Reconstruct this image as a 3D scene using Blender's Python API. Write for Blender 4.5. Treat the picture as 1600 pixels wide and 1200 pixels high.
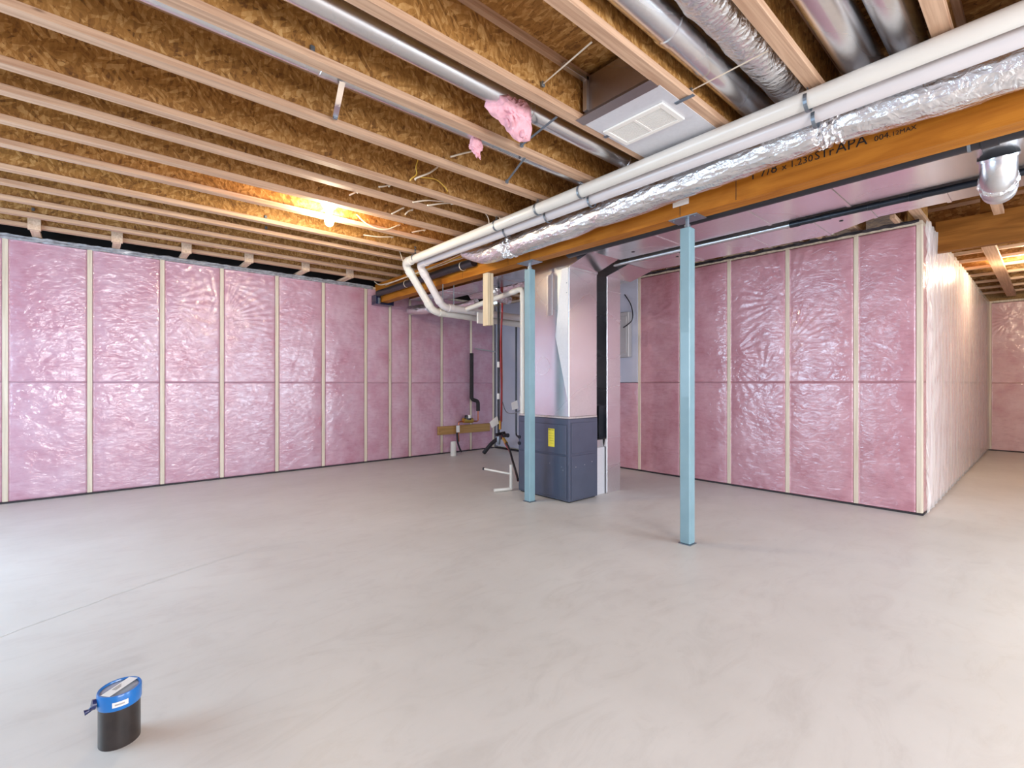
import bpy, bmesh, math, random
import numpy as np
from mathutils import Vector, Matrix
random.seed(7); rng = np.random.RandomState(7)
for o in list(bpy.data.objects): bpy.data.objects.remove(o)
S = bpy.context.scene
C = S.collection
PI = math.pi
# ------------------------------------------------------------------ camera
F = 745.0; CAMH = 1.22; YAW = math.radians(41.4); CA = math.cos(YAW); SA = math.sin(YAW)
cam = bpy.data.cameras.new('camera'); cam.lens = F / 1600 * 36; cam.sensor_width = 36; cam.clip_start = 0.05
co = bpy.data.objects.new('camera', cam); C.objects.link(co)
co.location = (0, 0, CAMH); co.rotation_euler = (PI / 2, 0, -YAW); S.camera = co
# ------------------------------------------------------------------ world, exposure, daylight
S.view_settings.view_transform = 'Standard'; S.view_settings.look = 'None'
S.view_settings.gamma = 1; S.view_settings.use_curve_mapping = False
S.view_settings.exposure = 0.3
w = bpy.data.worlds.new('world'); S.world = w; w.use_nodes = True
w.node_tree.nodes['Background'].inputs[0].default_value = (0.80, 0.88, 1.0, 1)
w.node_tree.nodes['Background'].inputs[1].default_value = 1.0
def area(name, loc, rot, sx, sy, W, col):
    l = bpy.data.lights.new(name, 'AREA'); l.shape = 'RECTANGLE'; l.size = sx; l.size_y = sy; l.energy = W; l.color = col
    o = bpy.data.objects.new(name, l); C.objects.link(o); o.location = loc; o.rotation_euler = rot
    return o
DAY = (0.86, 0.92, 1.0)
area('daylight_side', (-2.42, 4.2, 1.6), (0, -PI / 2 + .36, 0), 1.4, 3.2, 125, (0.56, 0.79, 1.0))
area('daylight_back', (0.6, -2.85, 1.6), (PI / 2 - .16, 0, 0), 2.6, 1.6, 150, (1.0, 0.96, 0.97))
area('daylight_patio', (4.3, -2.85, 1.4), (PI / 2 - .35, 0, 0), 2.4, 2.0, 130, (0.74, 0.87, 1.0))

# ------------------------------------------------------------------ helpers
def P(px, py, X=None, Y=None, Z=None):
    """the place in the room seen at a photograph pixel, on the plane X=, Y= or Z="""
    t = (px - 800) / F; u = (600 - py) / F
    dx = CA * t + SA; dy = -SA * t + CA
    if X is not None: d = X / dx
    elif Y is not None: d = Y / dy
    else: d = (Z - CAMH) / u
    return Vector((dx * d, dy * d, CAMH + u * d))
OFF = {}
def tag(o, label=None, cat=None, group=None, kind=None):
    if label: o['label'] = label
    if cat: o['category'] = cat
    if group: o['group'] = group
    if kind: o['kind'] = kind
    return o
def thing(name, label, cat, loc=(0, 0, 0), group=None):
    o = bpy.data.objects.new(name, None); C.objects.link(o); o.location = loc; OFF[o] = Vector(loc)
    o.empty_display_size = .05
    return tag(o, label, cat, group)
def link(name, me, mat, parent=None, label=None, at=None):
    me.materials.clear(); me.materials.append(mat)
    o = bpy.data.objects.new(name, me); C.objects.link(o)
    if parent is not None:
        o.parent = parent; off = OFF.get(parent, Vector((0, 0, 0)))
        me.transform(Matrix.Translation(-off)); OFF[o] = off
    elif at is not None:
        at = Vector(at); me.transform(Matrix.Translation(-at)); o.location = at; OFF[o] = at
    else: OFF[o] = Vector((0, 0, 0))
    if label: o['label'] = label
    return o
def obj(name, bm, mat, parent=None, label=None, smooth=False, at=None):
    me = bpy.data.meshes.new(name); bm.normal_update(); bm.to_mesh(me); bm.free()
    if smooth:
        for p in me.polygons: p.use_smooth = True
        try: me.set_sharp_from_angle(angle=math.radians(40))
        except Exception: pass
    return link(name, me, mat, parent, label, at)
def box(bm, x0, x1, y0, y1, z0, z1, bev=0):
    r = bmesh.ops.create_cube(bm, size=1)
    for v in r['verts']:
        v.co = Vector((x0 + (v.co.x + .5) * (x1 - x0), y0 + (v.co.y + .5) * (y1 - y0), z0 + (v.co.z + .5) * (z1 - z0)))
    if bev:
        es = list({e for v in r['verts'] for e in v.link_edges})
        bmesh.ops.bevel(bm, geom=es, offset=bev, segments=1, affect='EDGES')
    return bm
def B(x0, x1, y0, y1, z0, z1, bev=0): return box(bmesh.new(), x0, x1, y0, y1, z0, z1, bev)
def smooth_path(pts, n=6):
    pts = [Vector(p) for p in pts]
    if len(pts) < 3: return pts
    out = []
    for i in range(len(pts) - 1):
        p0 = pts[max(i - 1, 0)]; p1 = pts[i]; p2 = pts[i + 1]; p3 = pts[min(i + 2, len(pts) - 1)]
        for k in range(n):
            t = k / n
            out.append(0.5 * ((2 * p1) + (p2 - p0) * t + (2 * p0 - 5 * p1 + 4 * p2 - p3) * t * t + (3 * p1 - p0 - 3 * p2 + p3) * t ** 3))
    out.append(pts[-1]); return out
def bend_path(pts, r=.08, n=5):
    """straight runs with rounded elbows of radius r"""
    pts = [Vector(p) for p in pts]; out = [pts[0]]
    for i in range(1, len(pts) - 1):
        a = (pts[i - 1] - pts[i]); b = (pts[i + 1] - pts[i]); k = min(r, a.length * .45, b.length * .45)
        A = pts[i] + a.normalized() * k; Bb = pts[i] + b.normalized() * k
        for j in range(n + 1):
            t = j / n; out.append(A * (1 - t) ** 2 + pts[i] * 2 * t * (1 - t) + Bb * t * t)
    out.append(pts[-1]); return out
def tube(bm, pts, r, seg=12, cap=True, wob=None, flat=1.0):
    pts = [Vector(p) for p in pts]; n = len(pts); rings = []
    up = None
    for i, p in enumerate(pts):
        d = (pts[min(i + 1, n - 1)] - pts[max(i - 1, 0)]).normalized()
        if up is None:
            up = Vector((0, 0, 1)) if abs(d.z) < .9 else Vector((1, 0, 0))
        side = d.cross(up)
        if side.length < 1e-4: side = d.cross(Vector((0, 1, 0)))
        side.normalize(); up = side.cross(d).normalized()
        rr = r[i] if hasattr(r, '__len__') else r
        ring = []
        for k in range(seg):
            a = 2 * PI * k / seg
            q = rr * (1 + (wob(i, a) if wob else 0))
            ring.append(bm.verts.new(p + side * math.cos(a) * q + up * math.sin(a) * q * flat))
        rings.append(ring)
    for i in range(n - 1):
        for k in range(seg):
            bm.faces.new((rings[i][k], rings[i][(k + 1) % seg], rings[i + 1][(k + 1) % seg], rings[i + 1][k]))
    if cap:
        bm.faces.new(rings[0][::-1]); bm.faces.new(rings[-1])
    return bm
def T(pts, r, seg=12, cap=True, **k): return tube(bmesh.new(), pts, r, seg, cap, **k)
def lathe(prof, cx, cy, seg=24):
    bm = bmesh.new(); rings = []
    for r, z in prof:
        if r < 1e-5: rings.append([bm.verts.new((cx, cy, z))])
        else: rings.append([bm.verts.new((cx + r * math.cos(2 * PI * k / seg), cy + r * math.sin(2 * PI * k / seg), z)) for k in range(seg)])
    for a, b in zip(rings, rings[1:]):
        for k in range(seg):
            k2 = (k + 1) % seg
            f = [a[0]] if len(a) == 1 else [a[k], a[k2]]
            f += [b[0]] if len(b) == 1 else [b[k2], b[k]]
            if len(f) > 2: bm.faces.new(f)
    bmesh.ops.recalc_face_normals(bm, faces=bm.faces[:])
    return bm
def quads(verts, faces):
    bm = bmesh.new(); v = [bm.verts.new(p) for p in verts]
    for f in faces: bm.faces.new([v[i] for i in f])
    bmesh.ops.recalc_face_normals(bm, faces=bm.faces[:])
    return bm
def prism(poly, axis, a, b):
    """polygon of 2-D points extruded along axis from a to b"""
    def mk(p, t):
        return {'X': (t, p[0], p[1]), 'Y': (p[0], t, p[1]), 'Z': (p[0], p[1], t)}[axis]
    n = len(poly); vs = [mk(p, a) for p in poly] + [mk(p, b) for p in poly]
    fs = [list(range(n)), list(range(n, 2 * n))] + [[i, (i + 1) % n, n + (i + 1) % n, n + i] for i in range(n)]
    return quads(vs, fs)
def dup(root, loc, label=None):
    r = root.copy(); C.objects.link(r); r.location = loc
    if label: r['label'] = label
    for ch in root.children:
        c = ch.copy(); C.objects.link(c); c.parent = r
        for g in ch.children:
            d = g.copy(); C.objects.link(d); d.parent = c
    return r
def join_text(name, s, size, loc, rot, mat, parent=None, depth=.0006):
    cu = bpy.data.curves.new(name, 'FONT'); cu.body = s; cu.size = size; cu.extrude = depth; cu.resolution_u = 2
    to = bpy.data.objects.new(name + '_tmp', cu); C.objects.link(to)
    dg = bpy.context.evaluated_depsgraph_get(); me = bpy.data.meshes.new_from_object(to.evaluated_get(dg))
    bpy.data.objects.remove(to)
    me.transform(Matrix.Translation(Vector(loc)) @ rot.to_4x4())
    return link(name, me, mat, parent)

# ------------------------------------------------------------------ materials
def M(name): 
    m = bpy.data.materials.new(name); m.use_nodes = True; nt = m.node_tree
    return m, nt, nt.nodes['Principled BSDF']
def N(nt, t, **k):
    n = nt.nodes.new(t)
    for a, v in k.items():
        if a.startswith('i_'):
            key = a[2:]
            n.inputs[int(key) if key.isdigit() else key.replace('_', ' ')].default_value = v
        else: setattr(n, a, v)
    return n
def ramp(nt, stops, fac, interp='LINEAR'):
    r = nt.nodes.new('ShaderNodeValToRGB'); r.color_ramp.interpolation = interp
    e = r.color_ramp.elements
    while len(e) < len(stops): e.new(.5)
    for x, (p, c) in zip(e, stops): x.position = p; x.color = (*c, 1)
    nt.links.new(fac, r.inputs[0]); return r
def coords(nt, scale=(1, 1, 1), rnd=False, rot=(0, 0, 0)):
    tc = N(nt, 'ShaderNodeTexCoord'); mp = N(nt, 'ShaderNodeMapping')
    mp.inputs['Scale'].default_value = scale; mp.inputs['Rotation'].default_value = rot
    nt.links.new(tc.outputs['Object'], mp.inputs[0])
    if rnd:
        oi = N(nt, 'ShaderNodeObjectInfo'); mm = N(nt, 'ShaderNodeMath', operation='MULTIPLY', i_1=37.0)
        nt.links.new(oi.outputs['Random'], mm.inputs[0]); nt.links.new(mm.outputs[0], mp.inputs['Location'])
    return mp.outputs[0]
def bump(nt, b, h, strength=.3, dist=.01, inp='Normal'):
    bn = N(nt, 'ShaderNodeBump'); bn.inputs['Strength'].default_value = strength; bn.inputs['Distance'].default_value = dist
    nt.links.new(h, bn.inputs['Height']); nt.links.new(bn.outputs[0], b.inputs[inp]); return bn
def plain(name, col, rough=.5, metal=0, var=.06, scale=8, coat=0, bmp=.05, spec=.5):
    m, nt, b = M(name); b.inputs['Roughness'].default_value = rough; b.inputs['Metallic'].default_value = metal
    b.inputs['Coat Weight'].default_value = coat; b.inputs['Specular IOR Level'].default_value = spec
    n = N(nt, 'ShaderNodeTexNoise', i_Scale=scale, i_Detail=5.0); nt.links.new(coords(nt, rnd=True), n.inputs[0])
    lo = tuple(c * (1 - var) for c in col); hi = tuple(min(1, c * (1 + var)) for c in col)
    r = ramp(nt, [(.3, lo), (.7, hi)], n.outputs[0]); nt.links.new(r.outputs[0], b.inputs['Base Color'])
    if bmp: bump(nt, b, n.outputs[0], bmp, .01)
    return m
def srgb(r, g, b):
    f = lambda c: ((c / 255 + .055) / 1.055) ** 2.4 if c > 10 else c / 3300
    return (f(r), f(g), f(b))
def lumber(name, c1, c2, axis='X', knots=True, rough=.6):
    m, nt, b = M(name); sc = {'X': (1.2, 34, 34), 'Y': (34, 1.2, 34), 'Z': (34, 34, 1.2)}[axis]
    n = N(nt, 'ShaderNodeTexNoise', i_Scale=1.5, i_Detail=6.0, i_Distortion=.6); nt.links.new(coords(nt, sc, True), n.inputs[0])
    r = ramp(nt, [(.32, c1), (.62, c2)], n.outputs[0])
    if knots:
        sk = {'X': (1, 3.2, 3.2), 'Y': (3.2, 1, 3.2), 'Z': (3.2, 3.2, 1)}[axis]
        v = N(nt, 'ShaderNodeTexVoronoi', i_Scale=1.8); nt.links.new(coords(nt, sk, True), v.inputs[0])
        kr = ramp(nt, [(.0, (1, 1, 1)), (.05, (0, 0, 0))], v.outputs['Distance'])
        mx = N(nt, 'ShaderNodeMix', data_type='RGBA'); nt.links.new(kr.outputs[0], mx.inputs[0])
        nt.links.new(r.outputs[0], mx.inputs[6]); mx.inputs[7].default_value = (c1[0] * .4, c1[1] * .35, c1[2] * .3, 1)
        nt.links.new(mx.outputs[2], b.inputs['Base Color'])
    else: nt.links.new(r.outputs[0], b.inputs['Base Color'])
    b.inputs['Roughness'].default_value = rough
    bump(nt, b, n.outputs[0], .12, .004); return m
MAT = {}
MAT['flange'] = lumber('flange', srgb(176, 138, 110), srgb(206, 170, 140))
MAT['stud'] = lumber('stud', srgb(206, 190, 168), srgb(228, 214, 194), 'Z')
MAT['board_y'] = lumber('board_y', srgb(205, 165, 130), srgb(230, 196, 165), 'Y')
MAT['block'] = lumber('block', srgb(205, 170, 140), srgb(232, 202, 176), 'Y', False)
MAT['pale_stud'] = lumber('pale_stud', srgb(205, 185, 150), srgb(228, 210, 180), 'Z')
MAT['ply'] = lumber('ply', srgb(150, 112, 62), srgb(182, 140, 84), 'X')
def lvl(name, c1, c2):
    m, nt, b = M(name)
    n = N(nt, 'ShaderNodeTexNoise', i_Scale=1.2, i_Detail=5.0, i_Distortion=1.8); nt.links.new(coords(nt, (8, .9, 7)), n.inputs[0])
    f = N(nt, 'ShaderNodeTexNoise', i_Scale=1.0, i_Detail=4.0); nt.links.new(coords(nt, (120, 2.5, 120)), f.inputs[0])
    r = ramp(nt, [(.35, c1), (.65, c2)], n.outputs[0])
    r2 = ramp(nt, [(.3, (.8, .78, .75)), (.6, (1, 1, 1))], f.outputs[0])
    mx = N(nt, 'ShaderNodeMix', data_type='RGBA', blend_type='MULTIPLY'); mx.inputs[0].default_value = .5
    nt.links.new(r.outputs[0], mx.inputs[6]); nt.links.new(r2.outputs[0], mx.inputs[7]); nt.links.new(mx.outputs[2], b.inputs['Base Color'])
    b.inputs['Roughness'].default_value = .55; b.inputs['Specular IOR Level'].default_value = .25; bump(nt, b, f.outputs[0], .1, .003); return m
MAT['lvl'] = lvl('lvl', srgb(156, 92, 20), srgb(184, 116, 34))
MAT['lvl_dark'] = lvl('lvl_dark', srgb(122, 74, 24), srgb(150, 96, 38))
def osb():
    m, nt, b = M('osb')
    base = coords(nt, (1, 1, 1), True)
    def layer(rot, sc, scale):
        m0 = N(nt, 'ShaderNodeMapping'); m0.inputs['Rotation'].default_value = rot; nt.links.new(base, m0.inputs[0])
        mp = N(nt, 'ShaderNodeMapping'); mp.inputs['Scale'].default_value = sc; nt.links.new(m0.outputs[0], mp.inputs[0])
        v = N(nt, 'ShaderNodeTexVoronoi', i_Scale=scale); nt.links.new(mp.outputs[0], v.inputs[0])
        s = N(nt, 'ShaderNodeSeparateColor'); nt.links.new(v.outputs['Color'], s.inputs[0]); return s.outputs[0], v.outputs['Distance']
    a, ad = layer((0, .5, 0), (1, 1, 3.4), 15); c, cd = layer((0, -.9, 0), (1, 1, 3.6), 17); e, ed = layer((0, 1.45, 0), (1, 1, 3.2), 23)
    n = N(nt, 'ShaderNodeTexNoise', i_Scale=11.0, i_Detail=2.0); nt.links.new(base, n.inputs[0])
    th = N(nt, 'ShaderNodeMath', operation='GREATER_THAN', i_1=.5); nt.links.new(n.outputs[0], th.inputs[0])
    mx = N(nt, 'ShaderNodeMix', data_type='FLOAT'); nt.links.new(th.outputs[0], mx.inputs[0]); nt.links.new(a, mx.inputs[2]); nt.links.new(c, mx.inputs[3])
    av = N(nt, 'ShaderNodeMix', data_type='FLOAT'); av.inputs[0].default_value = .4; nt.links.new(mx.outputs[0], av.inputs[2]); nt.links.new(e, av.inputs[3])
    f = N(nt, 'ShaderNodeTexNoise', i_Scale=60.0, i_Detail=4.0); nt.links.new(base, f.inputs[0])
    ad2 = N(nt, 'ShaderNodeMix', data_type='FLOAT'); ad2.inputs[0].default_value = .3; nt.links.new(av.outputs[0], ad2.inputs[2]); nt.links.new(f.outputs[0], ad2.inputs[3])
    r = ramp(nt, [(.12, srgb(98, 60, 24)), (.30, srgb(142, 96, 42)), (.55, srgb(172, 122, 60)), (.82, srgb(206, 162, 102))], ad2.outputs[0])
    d = N(nt, 'ShaderNodeTexNoise', i_Scale=1.0, i_Detail=3.0, i_Distortion=2.5); nt.links.new(coords(nt, (22, 22, 60), True, (0, .8, 0)), d.inputs[0])
    dr = ramp(nt, [(.29, (.38, .28, .2)), (.33, (1, 1, 1))], d.outputs[0])
    m2 = N(nt, 'ShaderNodeMix', data_type='RGBA', blend_type='MULTIPLY'); m2.inputs[0].default_value = 1
    nt.links.new(r.outputs[0], m2.inputs[6]); nt.links.new(dr.outputs[0], m2.inputs[7]); nt.links.new(m2.outputs[2], b.inputs['Base Color'])
    b.inputs['Roughness'].default_value = .6; bump(nt, b, ad2.outputs[0], .2, .004); return m
MAT['osb'] = osb()
def concrete():
    m, nt, b = M('concrete'); c = coords(nt)
    n = N(nt, 'ShaderNodeTexNoise', i_Scale=.8, i_Detail=8.0, i_Roughness=.6); nt.links.new(c, n.inputs[0])
    r = ramp(nt, [(.3, srgb(206, 201, 194)), (.7, srgb(222, 218, 212))], n.outputs[0])
    s = N(nt, 'ShaderNodeTexNoise', i_Scale=2.2, i_Detail=7.0, i_Roughness=.7, i_Distortion=1.6); nt.links.new(coords(nt, (1, 2.4, 1), rot=(0, 0, .9)), s.inputs[0])
    r2 = ramp(nt, [(.30, (.86, .85, .84)), (.5, (.97, .97, .97)), (.75, (1.0, 1.0, 1.0))], s.outputs[0])
    mx = N(nt, 'ShaderNodeMix', data_type='RGBA', blend_type='MULTIPLY'); mx.inputs[0].default_value = .8
    nt.links.new(r.outputs[0], mx.inputs[6]); nt.links.new(r2.outputs[0], mx.inputs[7]); nt.links.new(mx.outputs[2], b.inputs['Base Color'])
    rr = ramp(nt, [(.3, (.34,) * 3), (.7, (.5,) * 3)], s.outputs[0]); nt.links.new(rr.outputs[0], b.inputs['Roughness'])
    bump(nt, b, s.outputs[0], .06, .01); return m
MAT['concrete'] = concrete()
def pink(name, lo, hi, film=1.0, crz=.35):
    """fibreglass seen through clear poly: mottled pink under a glossy wrinkled coat"""
    m, nt, b = M(name); c = coords(nt, rnd=True)
    n = N(nt, 'ShaderNodeTexNoise', i_Scale=3.0, i_Detail=8.0, i_Roughness=.62); nt.links.new(c, n.inputs[0])
    r = ramp(nt, [(.30, lo), (.68, hi)], n.outputs[0])
    st = N(nt, 'ShaderNodeTexNoise', i_Scale=1.0, i_Detail=7.0, i_Roughness=.6); nt.links.new(coords(nt, (9, 9, 34), True), st.inputs[0])
    r2 = ramp(nt, [(.3, (.86, .78, .80)), (.5, (1, 1, 1))], st.outputs[0])
    mx = N(nt, 'ShaderNodeMix', data_type='RGBA', blend_type='MULTIPLY'); mx.inputs[0].default_value = .75
    nt.links.new(r.outputs[0], mx.inputs[6]); nt.links.new(r2.outputs[0], mx.inputs[7]); nt.links.new(mx.outputs[2], b.inputs['Base Color'])
    b.inputs['Roughness'].default_value = .8; b.inputs['Coat Weight'].default_value = film; b.inputs['Coat Roughness'].default_value = .12; b.inputs['Coat IOR'].default_value = 1.7
    b.inputs['Specular IOR Level'].default_value = .2
    bump(nt, b, st.outputs[0], .25, .01)
    w1 = N(nt, 'ShaderNodeTexNoise', i_Scale=1.0, i_Detail=4.0, i_Distortion=1.6); nt.links.new(coords(nt, (9, 9, 16), True, (0, .6, 0)), w1.inputs[0])
    bump(nt, b, w1.outputs[0], crz, .02, 'Coat Normal')
    return m
MAT['pink'] = pink('pink_insulation', srgb(190, 134, 152), srgb(208, 172, 188))
MAT['pink_deep'] = pink('pink_insulation_deep', srgb(182, 122, 134), srgb(206, 158, 168))
MAT['pink_warm'] = pink('pink_insulation_warm', srgb(206, 156, 158), srgb(226, 190, 190))
MAT['wad'] = plain('pink_fluff', srgb(238, 180, 190), .95, 0, .15, 30, bmp=.6)
def galv(name, col, rough=.26, spangle=.02, metal=1.0):
    m, nt, b = M(name); v = N(nt, 'ShaderNodeTexVoronoi', i_Scale=60.0); nt.links.new(coords(nt), v.inputs[0])
    s = N(nt, 'ShaderNodeSeparateColor'); nt.links.new(v.outputs['Color'], s.inputs[0])
    r = ramp(nt, [(0, tuple(c * (1 - spangle) for c in col)), (1, tuple(min(1, c * (1 + spangle)) for c in col))], s.outputs[0])
    nt.links.new(r.outputs[0], b.inputs['Base Color']); b.inputs['Metallic'].default_value = metal
    n = N(nt, 'ShaderNodeTexNoise', i_Scale=1.6, i_Detail=0.0); nt.links.new(coords(nt), n.inputs[0])
    rr = ramp(nt, [(.3, (rough * .75,) * 3), (.7, (rough * 1.3,) * 3)], n.outputs[0]); nt.links.new(rr.outputs[0], b.inputs['Roughness'])
    bump(nt, b, n.outputs[0], .10, .02); return m
MAT['galv'] = galv('galvanised', (.78, .78, .80))
MAT['galv_dark'] = galv('galvanised_dark', (.46, .42, .42), .36)
MAT['galv_dull'] = galv('galvanised_dull', (.66, .66, .68), .42)
MAT['galv_white'] = galv('bright_panel', (.72, .72, .75), .5, .02, .4)
def foil():
    m, nt, b = M('foil'); b.inputs['Base Color'].default_value = (.82, .81, .82, 1); b.inputs['Metallic'].default_value = .92
    b.inputs['Roughness'].default_value = .24
    n = N(nt, 'ShaderNodeTexNoise', i_Scale=26.0, i_Detail=4.0, i_Distortion=1.5); nt.links.new(coords(nt), n.inputs[0])
    v = N(nt, 'ShaderNodeTexVoronoi', i_Scale=38.0); nt.links.new(coords(nt, (1, .35, 1)), v.inputs[0])
    a = N(nt, 'ShaderNodeMath', operation='ADD'); nt.links.new(n.outputs[0], a.inputs[0]); nt.links.new(v.outputs['Distance'], a.inputs[1])
    bump(nt, b, a.outputs[0], .55, .012); return m
MAT['foil'] = foil()
MAT['pvc'] = plain('white_pvc', srgb(218, 214, 206), .35, 0, .02, 4, .3, 0)
MAT['pvc_shade'] = plain('white_pvc_shaded', srgb(212, 206, 206), .35, 0, .02, 4, .3, 0)  # copy of the white plastic with shade put into its colour
MAT['abs'] = plain('black_abs', srgb(38, 36, 42), .35, 0, .2, 10, 0, .02)
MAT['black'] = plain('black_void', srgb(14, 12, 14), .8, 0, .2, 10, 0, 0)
MAT['gas_black'] = plain('black_steel_pipe', srgb(40, 44, 52), .3, .4, .15, 12, 0, .02)
MAT['post'] = plain('blue_paint', srgb(130, 162, 172), .42, 0, .08, 5, .2, .06)
MAT['steel'] = plain('steel', srgb(140, 150, 160), .35, .8, .12, 20, 0, .05)
MAT['cabinet'] = plain('furnace_paint', srgb(78, 86, 106), .3, .25, .06, 6, .4, .03)
MAT['cabinet_trim'] = plain('furnace_band', srgb(198, 186, 184), .4, .3, .1, 40, 0, .05)
MAT['yellow'] = plain('yellow_label', srgb(240, 222, 70), .5, 0, .03, 8, 0, 0)
MAT['ink'] = plain('black_ink', srgb(30, 26, 22), .7, 0, .1, 20, 0, 0)
MAT['paper'] = plain('white_paper', srgb(236, 232, 228), .6, 0, .03, 12, 0, 0)
MAT['blue_cap'] = plain('blue_plastic', srgb(20, 112, 190), .3, 0, .1, 10, .4, .02)
MAT['blue_dark'] = plain('dark_blue_plastic', srgb(34, 44, 92), .35, 0, .2, 14, .3, .05)
MAT['cap_film'] = plain('clouded_cap_film', srgb(150, 160, 172), .22, 0, .12, 16, .6, .05)
MAT['pipe_dark'] = plain('dark_brown_pipe', srgb(42, 34, 32), .35, 0, .35, 25, .3, .08)
MAT['membrane'] = plain('navy_membrane', srgb(26, 34, 66), .3, 0, .3, 20, .4, .5)
MAT['grey_wall'] = plain('grey_wall', srgb(190, 190, 204), .7, 0, .05, 3, 0, .05)
MAT['panel_grey'] = plain('grey_panel', srgb(176, 172, 172), .4, .2, .03, 6, 0, 0)
MAT['red'] = plain('red_pex', srgb(176, 44, 52), .4, 0, .1, 10, .2, 0)
MAT['copper'] = plain('copper', srgb(186, 110, 80), .3, .9, .15, 14, 0, 0)
MAT['foam'] = plain('dark_foam', srgb(52, 46, 48), .9, 0, .2, 40, 0, .2)
MAT['brass'] = plain('brass', srgb(206, 170, 84), .3, .8, .1, 10, 0, 0)
MAT['cable'] = plain('white_cable', srgb(228, 212, 190), .5, 0, .05, 10, 0, 0)
MAT['cable_yellow'] = plain('yellow_cable', srgb(222, 178, 70), .5, 0, .05, 10, 0, 0)
MAT['porcelain'] = plain('porcelain', srgb(240, 236, 228), .3, 0, .02, 5, .4, 0)
MAT['grime'] = plain('grey_film_edge', srgb(150, 150, 156), .25, 0, .3, 25, .8, .5)
MAT['sill'] = plain('dark_sill', srgb(52, 46, 50), .7, 0, .3, 20, 0, .2)
MAT['crack'] = plain('crack_dust', srgb(222, 218, 212), .9, 0, .1, 30, 0, 0)
def film():
    m, nt, b = M('clear_poly'); out = nt.nodes['Material Output']
    b.inputs['Base Color'].default_value = (.95, .90, .86, 1); b.inputs['Roughness'].default_value = .22; b.inputs['Specular IOR Level'].default_value = .6
    n = N(nt, 'ShaderNodeTexNoise', i_Scale=1.0, i_Detail=3.0, i_Distortion=1.0); nt.links.new(coords(nt, (12, 12, 3)), n.inputs[0]); bump(nt, b, n.outputs[0], .5, .02)
    t = N(nt, 'ShaderNodeBsdfTransparent'); t.inputs[0].default_value = (.97, .95, .95, 1)
    mx = N(nt, 'ShaderNodeMixShader'); mx.inputs[0].default_value = .44
    nt.links.new(t.outputs[0], mx.inputs[1]); nt.links.new(b.outputs[0], mx.inputs[2]); nt.links.new(mx.outputs[0], out.inputs[0]); return m
MAT['film'] = film()
def glow(name, col, s):
    m, nt, b = M(name); b.inputs['Emission Color'].default_value = (*col, 1); b.inputs['Emission Strength'].default_value = s
    b.inputs['Base Color'].default_value = (1, 1, 1, 1); return m
MAT['bulb'] = glow('lit_bulb', (1, .83, .58), 560)

# ------------------------------------------------------------------ main levels
YW, XR, YH, XB = 7.05, 5.77, .80, 12.4      # left wall, right wall, hall wall, hall end wall
XL, YB = -2.5, -3.0                         # unseen walls behind the camera
WT = 2.745; JZ = 2.79; JTOP = 3.09; BZ = 2.485
# floor
fl = obj('floor', B(XL - .2, XB + .3, YB - .2, YW + .3, -.12, 0), MAT['concrete']); tag(fl, kind='structure')
cr = [(-2.0, 2.55), (-1.0, 3.02), (-.33, 3.36), (.32, 3.69), (1.0, 3.93), (1.73, 4.11), (2.6, 4.31), (3.37, 4.5), (4.3, 4.66)]
cp = smooth_path([Vector((x, y, 0)) for x, y in cr], 14); bm = bmesh.new(); pv = None
for i, p in enumerate(cp):
    jx = random.uniform(-.006, .006); wd = random.uniform(.0015, .0045)
    a = bm.verts.new((p.x - .3 * wd, p.y + wd + jx, .0012)); b_ = bm.verts.new((p.x + .3 * wd, p.y - wd + jx, .0012))
    if pv: bm.faces.new((pv[0], pv[1], b_, a))
    pv = (a, b_)
obj('floor_crack', bm, MAT['crack'], fl)
# ceiling: the subfloor sheets above the joists
ce = obj('ceiling', B(XL - .2, XB + .3, YB - .2, YW + .3, JTOP, JTOP + .02), MAT['osb']); tag(ce, kind='structure')

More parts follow.
